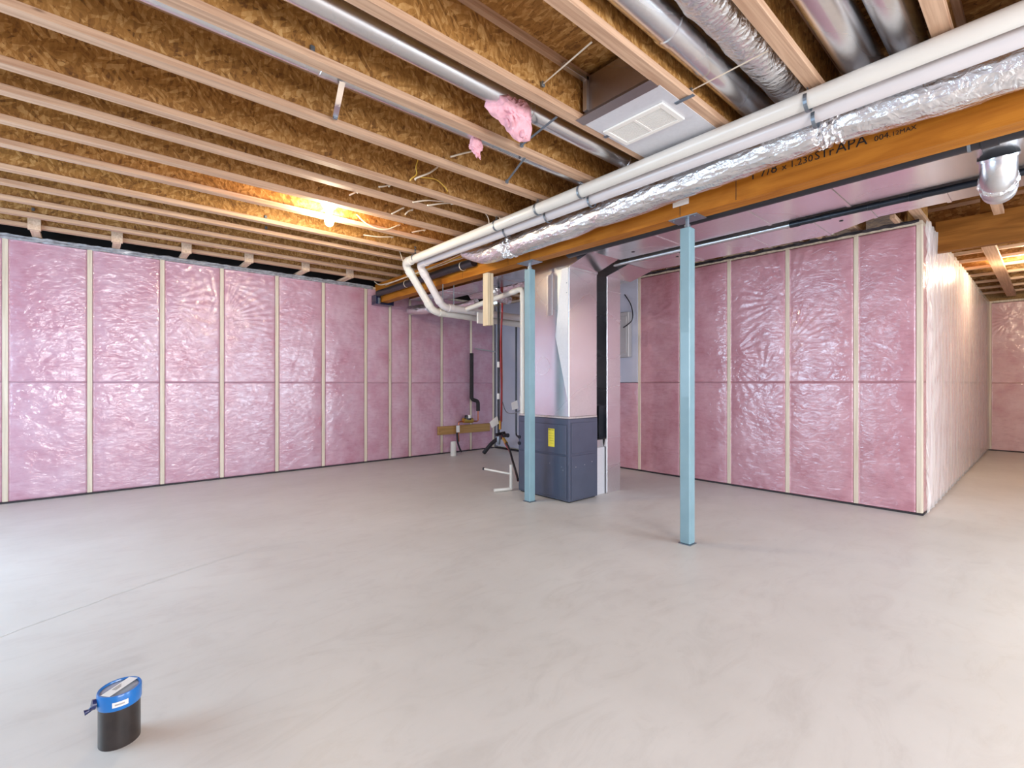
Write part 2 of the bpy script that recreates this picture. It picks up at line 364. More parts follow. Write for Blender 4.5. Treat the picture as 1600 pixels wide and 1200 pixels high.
# ------------------------------------------------------------------ insulated walls
def vnoise(u, v, s, seed):
    """cheap smooth value noise on arrays"""
    r = np.random.RandomState(seed); out = np.zeros_like(u); amp = 1
    for k in range(4):
        for _ in range(3):
            a = r.uniform(0, 2 * PI); f = s * (1.9 ** k) * r.uniform(.7, 1.3); ph = r.uniform(0, 6.28)
            out += amp * np.sin(f * (u * math.cos(a) + v * math.sin(a)) + ph) / 3
        amp *= .5
    return out
def batt(name, org, du, nrm, width, z0, z1, mat, parent, seed, stars=(), puff=.012, res=.018, label=None, seam=None):
    """one pillow of insulation under film: org = base point, du = along-wall direction, nrm = out of the wall"""
    nu = max(6, int(width / res)); nz = max(6, int((z1 - z0) / res))
    u, z = np.meshgrid(np.linspace(0, width, nu + 1), np.linspace(z0, z1, nz + 1))
    e = np.minimum(np.minimum(u, width - u), .12) / .12; ez = np.minimum(np.minimum(z - z0, z1 - z), .05) / .05
    ed = np.sqrt(np.clip(e, 0, 1)) * np.clip(.86 + .14 * ez, 0, 1)
    h = ed * (puff * (.8 + .2 * vnoise(u, z, 5, seed))) + ed * .0022 * vnoise(u, z, 19, seed + 5) + ed * .0012 * vnoise(u * 1.6, z * .8, 46, seed + 9)
    gu = u + (org[0] * du[0] + org[1] * du[1])
    for (su, sz, R, A, k) in stars:
        dx = gu - su; dz = z - sz; rho = np.hypot(dx, dz) + 1e-4; th = np.arctan2(dz, dx)
        h += A * np.exp(-(rho / R) ** 2) * np.clip(rho / .07, 0, 1) * np.sin(1.7 * k * th + 1.6 * np.sin(3 * th + su * 5) + 2.5 * rho) * np.clip(.1 + 1.2 * np.sin(th + su * 9 + sz * 4), 0, 1) * np.clip(.4 + ed, 0, 1)
    if seam is not None: h += ed * .004 * np.exp(-((z - seam) / .012) ** 2) * np.sign(z - seam)
    h[:, 0] = h[:, -1] = 0
    X = org[0] + du[0] * u + nrm[0] * h; Y = org[1] + du[1] * u + nrm[1] * h
    front = np.stack([X, Y, z], -1).reshape(-1, 3)
    n1 = nu + 1; nt_ = (nu + 1) * (nz + 1); faces = []
    flip = (du[0] * nrm[1] - du[1] * nrm[0]) > 0
    for j in range(nz):
        for i in range(nu):
            a = j * n1 + i; q = (a, a + 1, a + 1 + n1, a + n1); faces.append(q if not flip else q[::-1])
    # closed back
    bk = [(org[0] + du[0] * uu - nrm[0] * .08, org[1] + du[1] * uu - nrm[1] * .08, zz) for uu, zz in ((0, z0), (width, z0), (width, z1), (0, z1))]
    vs = np.vstack([front, np.array(bk)]); c0, c1, c2, c3 = 0, nu, nt_ - 1, nt_ - 1 - nu
    faces += [(nt_, nt_ + 3, nt_ + 2, nt_ + 1)]
    faces += [tuple([nt_, nt_ + 1] + list(range(nu, -1, -1))), tuple([nt_ + 3, nt_ + 2] + list(range(c2, c3 - 1, -1)))]
    faces += [tuple([nt_, nt_ + 3] + [j * n1 for j in range(nz, -1, -1)]), tuple([nt_ + 1, nt_ + 2] + [j * n1 + nu for j in range(nz, -1, -1)])]
    me = bpy.data.meshes.new(name); me.from_pydata(vs.tolist(), [], faces); me.update()
    for p in me.polygons[:nu * nz]: p.use_smooth = True
    return link(name, me, mat, parent, label)
def studwall(root, du, nrm, org, marks, mat, seed, stars=(), zt=WT, sw=.042, split=(1.24,), lowonly=(), skip=(), seam=1.43, studmat=None):
    """marks: stud positions along du measured from org. studs stand flush with the film, a batt above and below in each bay"""
    sm = studmat or MAT['stud']
    for i, m_ in enumerate(marks):
        a = Vector((org[0] + du[0] * (m_ - sw / 2), org[1] + du[1] * (m_ - sw / 2), 0)); b = Vector((org[0] + du[0] * (m_ + sw / 2), org[1] + du[1] * (m_ + sw / 2), 0))
        c = a - Vector((nrm[0], nrm[1], 0)) * .09; d = b - Vector((nrm[0], nrm[1], 0)) * .09
        e = Vector((nrm[0], nrm[1], 0)) * .004; a += e; b += e
        xs = [p.x for p in (a, b, c, d)]; ys = [p.y for p in (a, b, c, d)]
        if i in lowonly: pass
        obj('stud', B(min(xs), max(xs), min(ys), max(ys), .020, zt - .04, .002), sm, root)
    for i in range(len(marks) - 1):
        if i in skip: continue
        s0, s1 = marks[i] + sw / 2 + .001, marks[i + 1] - sw / 2 - .001
        lv = [.021] + list(split) + [zt - .045]
        for j in range(len(lv) - 1):
            if i in lowonly and j > 0: continue
            batt('insulation_batt', (org[0] + du[0] * s0, org[1] + du[1] * s0), du, nrm, s1 - s0, lv[j], lv[j + 1] - .001, mat, root, seed + i * 7 + j,
                 stars, seam=seam if j == 1 else None)
def plates(root, x0, x1, y0, y1, zt=WT):
    if x1 - x0 > y1 - y0: obj('bottom_plate', B(x0, x1, y0 + .086, y1, .0185, .056), MAT['stud'], root)
    else: obj('bottom_plate', B(x0 + .086, x1, y0, y1, .0185, .056), MAT['stud'], root)
    obj('top_plate', B(x0, x1, y0, y1, zt - .04, zt - .005), MAT['stud'], root)
def film_edge(root, a, b, nrm, z, seed, h=.028, mat='grime'):
    """crumpled edge of the film bunched along the top of the wall"""
    a = Vector(a); b = Vector(b); L = (b - a).length; n = int(L / .05); bm = bmesh.new(); pr = None; r = random.Random(seed)
    for i in range(n + 1):
        p = a.lerp(b, i / n); k = []
        for j, (o_, zz) in enumerate(((.0, -h), (.012, -h * .4), (.006, h * .2), (.018, h * .7), (0, h))):
            k.append(bm.verts.new((p.x + nrm[0] * (o_ + r.uniform(0, .012)), p.y + nrm[1] * (o_ + r.uniform(0, .012)), z + zz + r.uniform(-.006, .006))))
        if pr:
            for j in range(4): bm.faces.new((pr[j], pr[j + 1], k[j + 1], k[j]))
        pr = k
    o = obj('film_edge', bm, MAT[mat], root); return o
# left wall
wl = obj('wall_left', B(XL - .2, XR + .3, YW + .10, YW + .3, 0, WT), MAT['grey_wall']); tag(wl, kind='structure')
LM = [-2.45, -1.91, -1.28, -.66, -.015, .635, 1.254, 1.91, 2.54, 3.19, 3.60, 3.96, 4.58, 5.21, 5.74]
stars_l = [(a, b_, c, d_ * .55, e_) for a, b_, c, d_, e_ in [(.635, 2.2, .5, .007, 17), (1.254, 2.05, .55, .010, 22), (1.254, 2.5, .4, .006, 15), (.635, 1.45, .5, .007, 15), (3.19, 1.9, .3, .005, 14), (1.91, 2.2, .35, .004, 13), (.1, 1.6, .3, .002, 11), (.95, 2.1, .4, .006, 16)]]
studwall(wl, (1, 0), (0, -1), (0, YW), LM, MAT['pink'], 11, stars_l)
plates(wl, XL, XR, YW - .001, YW + .09)
obj('sill_gasket', B(XL, XR, YW - .006, YW + .09, 0, .018), MAT['sill'], wl)
film_edge(wl, (XL, YW, 0), (3.3, YW, 0), (0, -1), WT - .015, 3)
obj('rim_board', B(XL, XR, YW + .24, YW + .28, WT, JTOP), MAT['black'], wl)  # black colour stands for the darkness of the joist cavity above the wall
# right wall, utility end bare grey
wr = obj('wall_right', B(XR + .10, XR + .24, YH + .1, YW, 0, WT), MAT['grey_wall']); tag(wr, kind='structure')
RM = [.822, 1.31, 1.94, 2.585, 3.21, 3.84, 4.45]
stars_r = [(a, b_, c, d_ * .5, e_) for a, b_, c, d_, e_ in [(1.94, 2.15, .5, .011, 21), (2.585, 1.55, .4, .009, 17), (2.2, 1.3, .35, .008, 15), (1.31, 1.95, .35, .006, 15), (1.94, 1.65, .45, .008, 19), (.9, 2.1, .3, .006, 13), (2.2, .95, .3, .007, 13), (3.7, 2.1, .4, .006, 12), (.84, 1.3, .3, .005, 12)]]
studwall(wr, (0, 1), (-1, 0), (XR, 0), RM, MAT['pink_deep'], 41, stars_r, lowonly=(5,), sw=.04)
plates(wr, XR - .001, XR + .09, YH, YW - .01)
obj('sill_gasket', B(XR - .008, XR + .09, YH, YW - .02, 0, .018), MAT['sill'], wr)
film_edge(wr, (XR, YH + .02, 0), (XR, 3.9, 0), (-1, 0), WT - .006, 5, .015, 'sill')
obj('backing_board', B(XR - .02, XR + .09, 3.862, 4.43, 1.245, WT - .045), MAT['grey_wall'], wr)
obj('bare_panel', B(XR + .02, XR + .09, 4.475, YW - .02, .05, WT - .045), MAT['grey_wall'], wr)
# hall wall and its end
wh = obj('wall_hall', B(XR + .24, XB + .2, YH + .10, YH + .24, 0, WT), MAT['grey_wall']); tag(wh, kind='structure')
HM = [XR + .025, 6.42, 7.03, 7.64, 8.25, 8.86, 9.47, 10.08, 10.69, 11.3, 11.9, XB - .03]
studwall(wh, (1, 0), (0, -1), (0, YH), HM, MAT['pink_warm'], 71, (), sw=.04)
plates(wh, XR, XB, YH - .001, YH + .09)
obj('sill_gasket', B(XR, XB, YH - .008, YH + .09, 0, .018), MAT['sill'], wh)
# the loose clear sheet bunched in vertical folds over the hall wall
nu, nz = 190, 60; L = XB - XR - .02
u, z = np.meshgrid(np.linspace(0, 1, nu + 1) ** 1.7 * L, np.linspace(.03, WT - .01, nz + 1))
fold = .018 * np.exp(-u / 1.0) + .007
h = .030 + fold * (.5 * np.sin(u * 26 + 2.2 * np.sin(z * 1.7) + z * .8) + .35 * np.sin(u * 53 + 3 * np.sin(z * 2.3 + 1)) + .25 * np.sin(u * 97 - z * 3)) * (.35 + .65 * np.abs(z / WT - .5) * 2)
h = h + .012 * np.exp(-u / .8) * np.maximum(0, np.sin(z * 3.1 + 4 * np.sin(u * 3))) * np.sin(u * 60 - z * 22); h = np.maximum(h, .018)
vs = np.stack([XR + .01 + u, YH - h, z], -1).reshape(-1, 3); n1 = nu + 1
fs = [(j * n1 + i, j * n1 + i + 1, (j + 1) * n1 + i + 1, (j + 1) * n1 + i) for j in range(nz) for i in range(nu)]
me = bpy.data.meshes.new('vapour_barrier'); me.from_pydata(vs.tolist(), [], fs); me.update()
for p in me.polygons: p.use_smooth = True
link('vapour_barrier', me, MAT['film'], wh, 'clear plastic sheet bunched in shiny vertical folds')
wb = obj('wall_end', B(XB + .10, XB + .3, YB, YH + .24, 0, WT), MAT['grey_wall']); tag(wb, kind='structure')
studwall(wb, (0, 1), (-1, 0), (XB, 0), [-2.9, -2.3, -1.7, -1.1, -.46, .19, .77], MAT['pink_warm'], 91, [(.19, 2.2, .4, .008, 14), (.5, 2.4, .4, .008, 13)], sw=.05)
plates(wb, XB - .001, XB + .09, YB, YH)
obj('sill_gasket', B(XB - .008, XB + .09, YB, YH, 0, .018), MAT['sill'], wb)
obj('rim_board', B(XB + .22, XB + .28, YB, YH + .24, WT, JTOP), MAT['ply'], wb)
obj('rim_board', B(XR + .26, XB, YH + .2, YH + .24, WT, JTOP - .002), MAT['ply'], wh)
# unseen walls behind the camera, open where the daylight comes in
def holed_wall(name, axis, a, b, c0, c1, holes):
    bm = bmesh.new(); xs = sorted({c0, c1} | {h[0] for h in holes} | {h[1] for h in holes}); zs = sorted({0, JTOP} | {h[2] for h in holes} | {h[3] for h in holes})
    for i in range(len(xs) - 1):
        for j in range(len(zs) - 1):
            mx, mz = (xs[i] + xs[i + 1]) / 2, (zs[j] + zs[j + 1]) / 2
            if any(h[0] < mx < h[1] and h[2] < mz < h[3] for h in holes): continue
            if axis == 'Y': box(bm, xs[i], xs[i + 1], a, b, zs[j], zs[j + 1])
            else: box(bm, a, b, xs[i], xs[i + 1], zs[j], zs[j + 1])
    o = obj(name, bm, MAT['grey_wall']); tag(o, kind='structure')
    for h in holes:
        fr = bmesh.new(); m_ = (a + b) / 2
        for r in ((h[0], h[0] + .05, h[2], h[3]), (h[1] - .05, h[1], h[2], h[3]), (h[0] + .05, h[1] - .05, h[3] - .05, h[3]), (h[0] + .05, h[1] - .05, h[2], h[2] + .05)):
            if axis == 'Y': box(fr, r[0], r[1], m_ - .03, m_ + .03, r[2], r[3])
            else: box(fr, m_ - .03, m_ + .03, r[0], r[1], r[2], r[3])
        obj('window_frame', fr, MAT['porcelain'], o)
holed_wall('wall_back', 'Y', YB - .14, YB, XL, XB + .3, [(-.8, 2.0, .6, 2.4), (3.0, 5.6, .1, 2.4)])
holed_wall('wall_side', 'X', XL - .2, XL, YB, YW + .3, [(2.5, 5.9, .75, 2.35)])

# ------------------------------------------------------------------ ceiling joists
JY = [2.395, 2.905, 3.43, 3.745, 4.165, 4.57, 5.085, 5.455, 5.905, 6.365, 6.80]       # centres, front to back
JN = [1.885, 1.345, .835, .33, -.17, -.68, -1.18, -1.69, -2.2, -2.7]
ALLJ = sorted(JY + JN)
def make_joist(y, x0, x1, label):
    t = thing('ceiling_joist', label, 'joist', (0, y, JZ), 'engineered floor joists overhead')
    obj('bottom_flange', B(x0, x1, y - .035, y + .035, JZ, JZ + .038, .002), MAT['flange'], t)
    obj('web', B(x0, x1, y - .005, y + .005, JZ + .038, JTOP - .038), MAT['osb'], t)
    obj('top_flange', B(x0, x1, y - .035, y + .035, JTOP - .038, JTOP - .001), MAT['flange'], t)
    return t
far = ['nearest the pink left wall, carrying the short blocks', 'second out from the pink left wall', 'third out from the pink left wall', 'fourth out from the pink left wall',
       'fifth out from the pink left wall', 'just behind the lit bulb, pale steel pipe along it', 'just in front of the lit bulb',
       'second in front of the lit bulb', 'third in front of the lit bulb', 'fourth in front of the lit bulb', 'above the small pink wad, thin steel pipe along it']
lab = {}
for y, s in zip(sorted(JY, reverse=True), far): lab[y] = 'wooden I-joist ' + s
lab[1.885] = 'wooden I-joist along the left side of the white ceiling grille'; lab[1.345] = 'wooden I-joist along the right side of the white ceiling grille'
lab[.835] = 'broad pale wooden I-joist between the foil-wrapped duct and the round steel ducts'; lab[.33] = 'wooden I-joist crossing over the pipes right of the round steel ducts'
j0 = make_joist(JY[0], XL, 6.30, lab[JY[0]])
for y in ALLJ:
    if y == JY[0]: continue
    dup(j0, (0, y, JZ), lab.get(y, 'wooden I-joist overhead, outside the photo behind the viewpoint'))
# blocks nailed from the last joist to the top of the left wall
for i, x in enumerate([-1.06, -.43, .208, .838, 1.497, 2.19, 2.81]):
    if i == 0:
        t = thing('wood_block', 'x', 'block', (x, 6.9, JZ - .03), 'short blocks between last joist and left wall')
        obj('face_piece', B(x - .048, x + .048, 6.722, 6.764, JZ - .03, JZ + .09, .002), MAT['block'], t)
        obj('flat_piece', B(x - .035, x + .035, 6.766, 7.16, JZ - .034, JZ - .002, .002), MAT['block'], t)
        b0 = t
    else: t = dup(b0, (x, 6.9, JZ - .03))
    t['label'] = 'short pale wood block over the left wall, ' + ['outside the view', 'first from the left', 'second from the left',
        'third from the left', 'fourth from the left', 'fifth from the left', 'last one before the white pipes'][i]

# ------------------------------------------------------------------ main beam, its saddle and posts
t = thing('main_beam', 'orange laminated wood main beam across the room under the joists, resting on blue posts', 'beam', (3.415, 3, BZ))
for k in range(3):
    x = 3.35 + k * .0445; obj('ply', B(x, x + .0443, YB, YW + .02, BZ, JZ - .003, .0015), MAT['lvl'], t)
rx = Matrix(((0, 0, -1), (-1, 0, 0), (0, 1, 0)))   # text facing -X, reading toward -Y
p = P(1196, 270, X=3.345)
for s, yy, sz in (('1 7/8', 1.36, .085), ('x 1.230', 1.16, .060), ('STr', .975, .072), ('APA', .862, .085), ('004.', .675, .045), ('12MAX', .595, .034)):
    join_text('stamp_text', s, sz, (3.3492, yy, 2.602), rx, MAT['ink'], t)
obj('sticker', B(3.347, 3.3495, 1.80, 1.93, BZ + .085, BZ + .13), MAT['paper'], t, 'small white printed sticker')
for k, yy in enumerate((1.45, 1.87, 3.53, 3.86, 4.7, 5.6)):
    obj('pencil_mark', B(3.3492, 3.3498, yy, yy + .004, BZ + .01, BZ + .2), MAT['ink'], t)
t = thing('beam_saddle', 'dark blue membrane wrap around the beam end at the left wall', 'membrane', (3.4, 6.9, BZ - .03))
bm = B(3.27, 3.57, 6.86, 7.02, BZ - .035, BZ - .004, .004); box(bm, 3.27, 3.345, 6.86, 7.02, BZ - .004, BZ + .11, .004); box(bm, 3.49, 3.57, 6.86, 7.02, BZ - .004, BZ + .11, .004)
obj('membrane_wrap', bm, MAT['membrane'], t)
obj('bracket', B(3.30, 3.33, 6.83, 6.858, BZ - .03, BZ + .06, .003), MAT['steel'], t)
def make_post(y, label, group='blue steel posts under the beam'):
    x = 3.42; t = thing('steel_post', label, 'post', (x, y, 0), group)
    obj('shaft', B(x - .041, x + .041, y - .041, y + .041, .006, BZ - .075, .006), MAT['post'], t)
    obj('base_plate', B(x - .05, x + .05, y - .05, y + .05, 0, .006, .001), MAT['steel'], t)
    obj('jack_screw', lathe([(0, BZ - .075), (.024, BZ - .075), (.024, BZ - .05), (.016, BZ - .05), (.016, BZ - .008), (0, BZ - .008)], x, y, 16), MAT['steel'], t, smooth=True)
    obj('top_plate', B(x - .075, x + .075, y - .115, y + .115, BZ - .008, BZ, .001), MAT['steel'], t)
    for sy in (-1, 1):
        obj('bolt', lathe([(0, BZ - .016), (.008, BZ - .016), (.008, BZ - .008)], x - .05, y + sy * .085, 6), MAT['steel'], t)
    return t
P1 = make_post(1.85, 'pale blue square steel post standing alone right of the furnace')
P2 = dup(P1, (3.42, 3.60, 0), 'pale blue square steel post standing against the front left of the furnace')
# wooden stub hanging under the beam
t = thing('hanging_stud', 'short pale wood stud hanging under the beam near the white pipes', 'stud', (3.42, 4.27, 1.89))
obj('plank', B(3.36, 3.40, 4.225, 4.315, 1.885, BZ - .002, .002), MAT['pale_stud'], t)
obj('plank', B(3.402, 3.44, 4.222, 4.30, 1.89, BZ - .002, .002), MAT['pale_stud'], t)

# ------------------------------------------------------------------ white drain pipes under the joists
def pipe_thing(name, label, cat, pts, r, mat, seg=20, br=.08, group=None, couplings=(), cmat=None):
    pts = [Vector(p) for p in pts]; t = thing(name, label, cat, tuple(pts[-1]), group)
    obj('pipe', T(bend_path(pts, br), r, seg), mat, t, smooth=True)
    for (p, d) in couplings:
        p = Vector(p); d = Vector(d).normalized()
        obj('coupling', T([p - d * .035, p - d * .034, p + d * .034, p + d * .035], [r * 1.02, r * 1.13, r * 1.13, r * 1.02], seg), cmat or mat, t, smooth=True)
    return t
z1, z2 = 2.70, 2.672
a0 = Vector((2.85, -2.9, z1 + .06)); a1 = Vector((2.85, 5.21, z1 - .01)); a2 = Vector((3.257, 5.21, 2.14)); a3 = Vector((5.6, 5.21, 2.08))
dd = (a2 - a1).normalized()
pipe_thing('white_pipe', 'long white plastic drain pipe under the joists, the outer one nearer the viewer', 'pipe', [a0, a1, a2, a3], .047, MAT['pvc'], br=.09,
           couplings=[(a1 + Vector((0, -.13, 0)), (0, 1, 0)), (a1 + dd * .13, dd), (a2 - dd * .11, dd), (a2 + Vector((.12, 0, 0)), (1, 0, 0))], group='paired white drain pipes')
b0_ = Vector((2.975, -2.9, z2 + .05)); b1 = Vector((2.975, 5.08, z2)); b2 = Vector((3.315, 5.08, 2.187)); b3 = Vector((5.6, 5.08, 2.16)); de = (b2 - b1).normalized()
pipe_thing('white_pipe', 'white plastic drain pipe tucked behind the outer one, its bend further right', 'pipe', [b0_, b1, b2, b3], .046, MAT['pvc_shade'], br=.09,
           couplings=[(b1 + Vector((0, -.14, 0)), (0, 1, 0)), (b1 + de * .13, de), (b2 - de * .10, de), (b2 + Vector((.12, 0, 0)), (1, 0, 0)), (b2 + Vector((.5, 0, 0)), (1, 0, 0))], group='paired white drain pipes')
# straps that hold them
def ring(c, r, axis='Y', th=.003, wd=.018):
    bm = bmesh.new(); seg = 24
    for k in range(seg):
        a, b = 2 * PI * k / seg, 2 * PI * (k + 1) / seg
        q = []
        for ang in (a, b):
            for w_ in (-wd / 2, wd / 2):
                for rr in (r, r + th):
                    q.append(Vector((c[0] + rr * math.cos(ang), c[1] + w_, c[2] + rr * math.sin(ang))) if axis == 'Y' else Vector((c[0] + w_, c[1] + rr * math.cos(ang), c[2] + rr * math.sin(ang))))
        v = [bm.verts.new(x) for x in q]
        bm.faces.new((v[1], v[3], v[7], v[5])); bm.faces.new((v[0], v[4], v[6], v[2])); bm.faces.new((v[0], v[1], v[5], v[4])); bm.faces.new((v[2], v[6], v[7], v[3]))
    return bm
for i, (y, s) in enumerate([(.86, 'over the crumpled foil joint at right'), (2.42, 'beside the post plate, mid run'), (2.9, 'left of the first mid-run strap'), (3.45, 'above the left post'), (4.95, 'at the left bend')]):
    t = thing('pipe_strap', 'perforated metal strap holding the white pipes, ' + s, 'strap', (2.9, y, z1), 'straps around the white pipes')
    obj('band', ring((2.85, y, z1 + .02 * (1 - y / 5)), .049), MAT['steel'], t); obj('band', ring((2.975, y, z2), .048), MAT['steel'], t)
    bm = bmesh.new()
    for k in range(3): box(bm, 2.838, 2.862, y - .002, y + .001, z1 + .052 + k * .03, z1 + .074 + k * .03)
    obj('hanger_strap', bm, MAT['steel'], t)
# branch pipe to the furnace vent
t = pipe_thing('vent_pipe', 'white plastic vent pipe rising from the pair and dropping into the furnace top', 'pipe',
               [(3.66, 5.07, 2.19), (3.685, 3.995, 2.31), (3.685, 3.995, .884)], .031, MAT['pvc'], br=.07,
               couplings=[((3.685, 3.995, 2.2), (0, 0, 1)), ((3.685, 4.14, 2.295), (0, 1, -.1)), ((3.685, 3.995, 1.05), (0, 0, 1))])
# ------------------------------------------------------------------ foil flex duct along the beam
def foil_duct(name, label, pts, rads, seed, seg=22, step=.022, pinch=(), wob=.05, cat='duct', foldy=.03, part='sleeve', thing_=None):
    pp = smooth_path(pts, 10); L = [0]
    for a, b in zip(pp, pp[1:]): L.append(L[-1] + (b - a).length)
    n = int(L[-1] / step); q = []; R = []; rl = np.interp(np.linspace(0, 1, len(pp)), np.linspace(0, 1, len(rads)), rads)
    for i in range(n + 1):
        s = L[-1] * i / n; k = min(max(np.searchsorted(L, s) - 1, 0), len(pp) - 2); f = (s - L[k]) / max(L[k + 1] - L[k], 1e-6)
        p = pp[k].lerp(pp[k + 1], f); r = rl[k] * (1 - f) + rl[k + 1] * f
        for (py, w_, dp) in pinch: r *= 1 - dp * math.exp(-((p.y - py) / w_) ** 2)
        q.append(p); R.append(r)
    rd = np.random.RandomState(seed); ph = rd.uniform(0, 6.28, 12); fr = rd.uniform(3, 14, 12); kk = rd.randint(1, 7, 12)
    def wb_(i, a):
        s = i * step
        return wob * (sum(math.sin(fr[j] * s * (1 + j * .35) + kk[j] * a + ph[j]) for j in range(6)) / 4) + foldy * max(0, math.sin(s * 42 + 2 * math.sin(a * 2 + s * 3) + 2.5 * math.sin(s * 2.1))) ** 2 * (.4 + .6 * math.sin(s * 1.7 + 1))
    t = thing_ or thing(name, label, cat, tuple(q[0]))
    obj(part, T(q, R, seg, wob=wb_), MAT['foil'], t, smooth=True)
    return t
fd = foil_duct('foil_duct', 'long silver foil-wrapped flexible duct running beside the orange beam', [(3.19, -2.9, 2.70), (3.19, -.6, 2.68), (3.18, .35, 2.68), (3.165, .85, 2.685), (3.175, 1.6, 2.66), (3.17, 2.4, 2.63), (3.17, 3.1, 2.612), (3.17, 3.7, 2.60), (3.16, 4.05, 2.605), (3.12, 4.34, 2.69)],
                [.112, .11, .11, .10, .105, .108, .108, .10, .09, .06], 3, pinch=[(.84, .05, .22), (3.62, .06, .2), (2.55, .07, .15)])
for y, z in ((.84, 2.685), (3.62, 2.602)):
    rd = random.Random(int(y * 10)); bm = T([(3.17, y - .07 + k * .014, z) for k in range(11)], [.092 + rd.uniform(-.006, .014) for k in range(11)], 26, wob=lambda i, a: .08 * math.sin(a * 7 + i * 2.3) + .05 * math.sin(a * 13 + i * 5))
    obj('tape_band', bm, MAT['foil'], fd, 'crumpled silver tape joint')
# black drain pipe on the beam, left part, and black pipe behind the beam
pipe_thing('black_pipe', 'black plastic pipe fixed along the left end of the orange beam', 'pipe', [(3.295, 6.83, 2.605), (3.295, 4.40, 2.62)], .048, MAT['abs'])
for k, y in enumerate((4.62, 5.35, 5.95)):
    o = obj('pipe_clip', ring((3.295, y, 2.615), .05, wd=.012), MAT['cable'], at=(3.295, y, 2.615)); tag(o, 'white plastic clip round the black pipe, ' + ('near the foil duct end', 'between the two white bends', 'nearest the navy membrane')[k], 'clip', 'white clips on the black pipe')
t = pipe_thing('black_pipe', 'long black pipe tucked behind the underside of the orange beam', 'pipe', [(3.575, -2.9, 2.535), (3.575, 3.2, 2.525)], .047, MAT['abs'],
               couplings=[((3.575, .22, 2.53), (0, 1, 0))], cmat=MAT['abs'])
obj('clamp', ring((3.575, .30, 2.53), .048, wd=.014), MAT['steel'], t)
# ------------------------------------------------------------------ trunk ducts
TZ = 2.515
def duct_seams(t, x0, x1, ys, z):
    for y in ys: obj('seam_cleat', B(x0 - .004, x1 + .004, y - .012, y + .012, z - .006, z + .0, .001), MAT['galv'], t)
t = thing('supply_trunk', 'wide galvanised supply trunk duct under the joists beyond the beam', 'duct', (3.9, 2, TZ))
obj('duct_body', B(3.66, 4.14, YB + .05, 2.985, TZ, TZ + .23, .002), MAT['galv'], t)
duct_seams(t, 3.66, 4.14, (-.9, .27, .98, 1.52, 2.3), TZ)
obj('knockout', lathe([(0, TZ - .002), (.018, TZ - .002), (.018, TZ)], 3.98, 2.72, 12), MAT['black'], t)
tr = thing('rear_trunk', 'galvanised trunk duct running from the plenum back to the left wall', 'duct', (3.88, 5, TZ))
obj('duct_body', B(3.66, 4.10, 3.915, 6.55, TZ, TZ + .23, .002), MAT['galv'], tr); duct_seams(tr, 3.66, 4.10, (4.5, 5.6), TZ)
# return trunk
t = thing('return_duct', 'narrow galvanised return trunk duct beside the supply trunk', 'duct', (4.4, 2, TZ))
obj('duct_body', prism([(4.30, YB + .05), (4.53, YB + .05), (4.53, .90), (4.76, 1.26), (4.76, 2.995), (4.30, 2.995)], 'Z', TZ - .012, TZ + .22), MAT['galv'], t)
duct_seams(t, 4.30, 4.53, (-1.2, .48, .90), TZ - .012); duct_seams(t, 4.30, 4.76, (1.27, 1.75, 2.4), TZ - .012)
for k, (x, y) in enumerate(((4.42, 2.5), (4.42, 1.1))): obj('knockout', lathe([(0, TZ - .015), (.014, TZ - .015), (.014, TZ - .012)], x, y, 12), MAT['black'], t)
# return drop with throat
t = thing('return_drop', 'tall galvanised return air duct standing right of the furnace', 'duct', (4.43, 3.5, 0))
obj('duct_body', B(4.31, 4.56, 3.29, 3.85, .0, 2.42, .002), MAT['galv'], t)
obj('throat', prism([(3.0, TZ - .012), (3.0, 2.738), (3.85, 2.738), (3.85, 2.42), (3.29, 2.42)], 'X', 4.31, 4.76), MAT['galv'], t)
for z in (.30, .62, .98, 1.02, 1.30, 1.95, 2.26): obj('seam_cleat', B(4.305, 4.565, 3.282, 3.86, z, z + (.014 if z in (.98, 1.02) else .006), .001), MAT['galv'], t)
obj('bead', T([(4.305, 3.285, .02), (4.305, 3.285, 2.4)], .006, 6), MAT['galv'], t)
# filter box between
t = thing('filter_box', 'short galvanised filter box between furnace cabinet and return duct', 'duct', (4.2, 3.5, 0))
obj('box_body', B(4.12, 4.30, 3.31, 3.95, .0, .52, .003), MAT['galv_white'], t)
obj('collar', prism([(4.115, .52), (4.14, .60), (4.285, .60), (4.305, .52)], 'Y', 3.33, 3.93), MAT['galv_dull'], t)
obj('dark_boot', B(4.135, 4.285, 3.42, 3.80, .60, .97, .002), MAT['gas_black'], t, 'dark rubbery boot')
t = thing('gap_shade', 'dark sheet standing for the shade between plenum and return duct', 'panel', (4.2, 3.6, 1.0))
obj('sheet', B(4.115, 4.302, 3.62, 3.64, .98, 2.44), MAT['abs'], t)  # black sheet set in the gap to stand for its shade
# ------------------------------------------------------------------ furnace and plenum
fx0, fx1, fy0, fy1 = 3.65, 4.11, 3.26, 4.03
t = thing('furnace', 'dark slate furnace cabinet standing on the floor behind the left blue post', 'furnace', (3.88, 3.65, 0))
obj('cabinet', B(fx0, fx1, fy0, fy1, .012, .86, .006), MAT['cabinet'], t)
obj('base', B(fx0 + .02, fx1 - .02, fy0 + .02, fy1 - .02, 0, .012), MAT['black'], t)
obj('top_band', B(fx0 + .004, fx1 - .004, fy0 + .004, fy1 - .004, .862, .882, .002), MAT['cabinet_trim'], t, 'pale flange strip round the top')
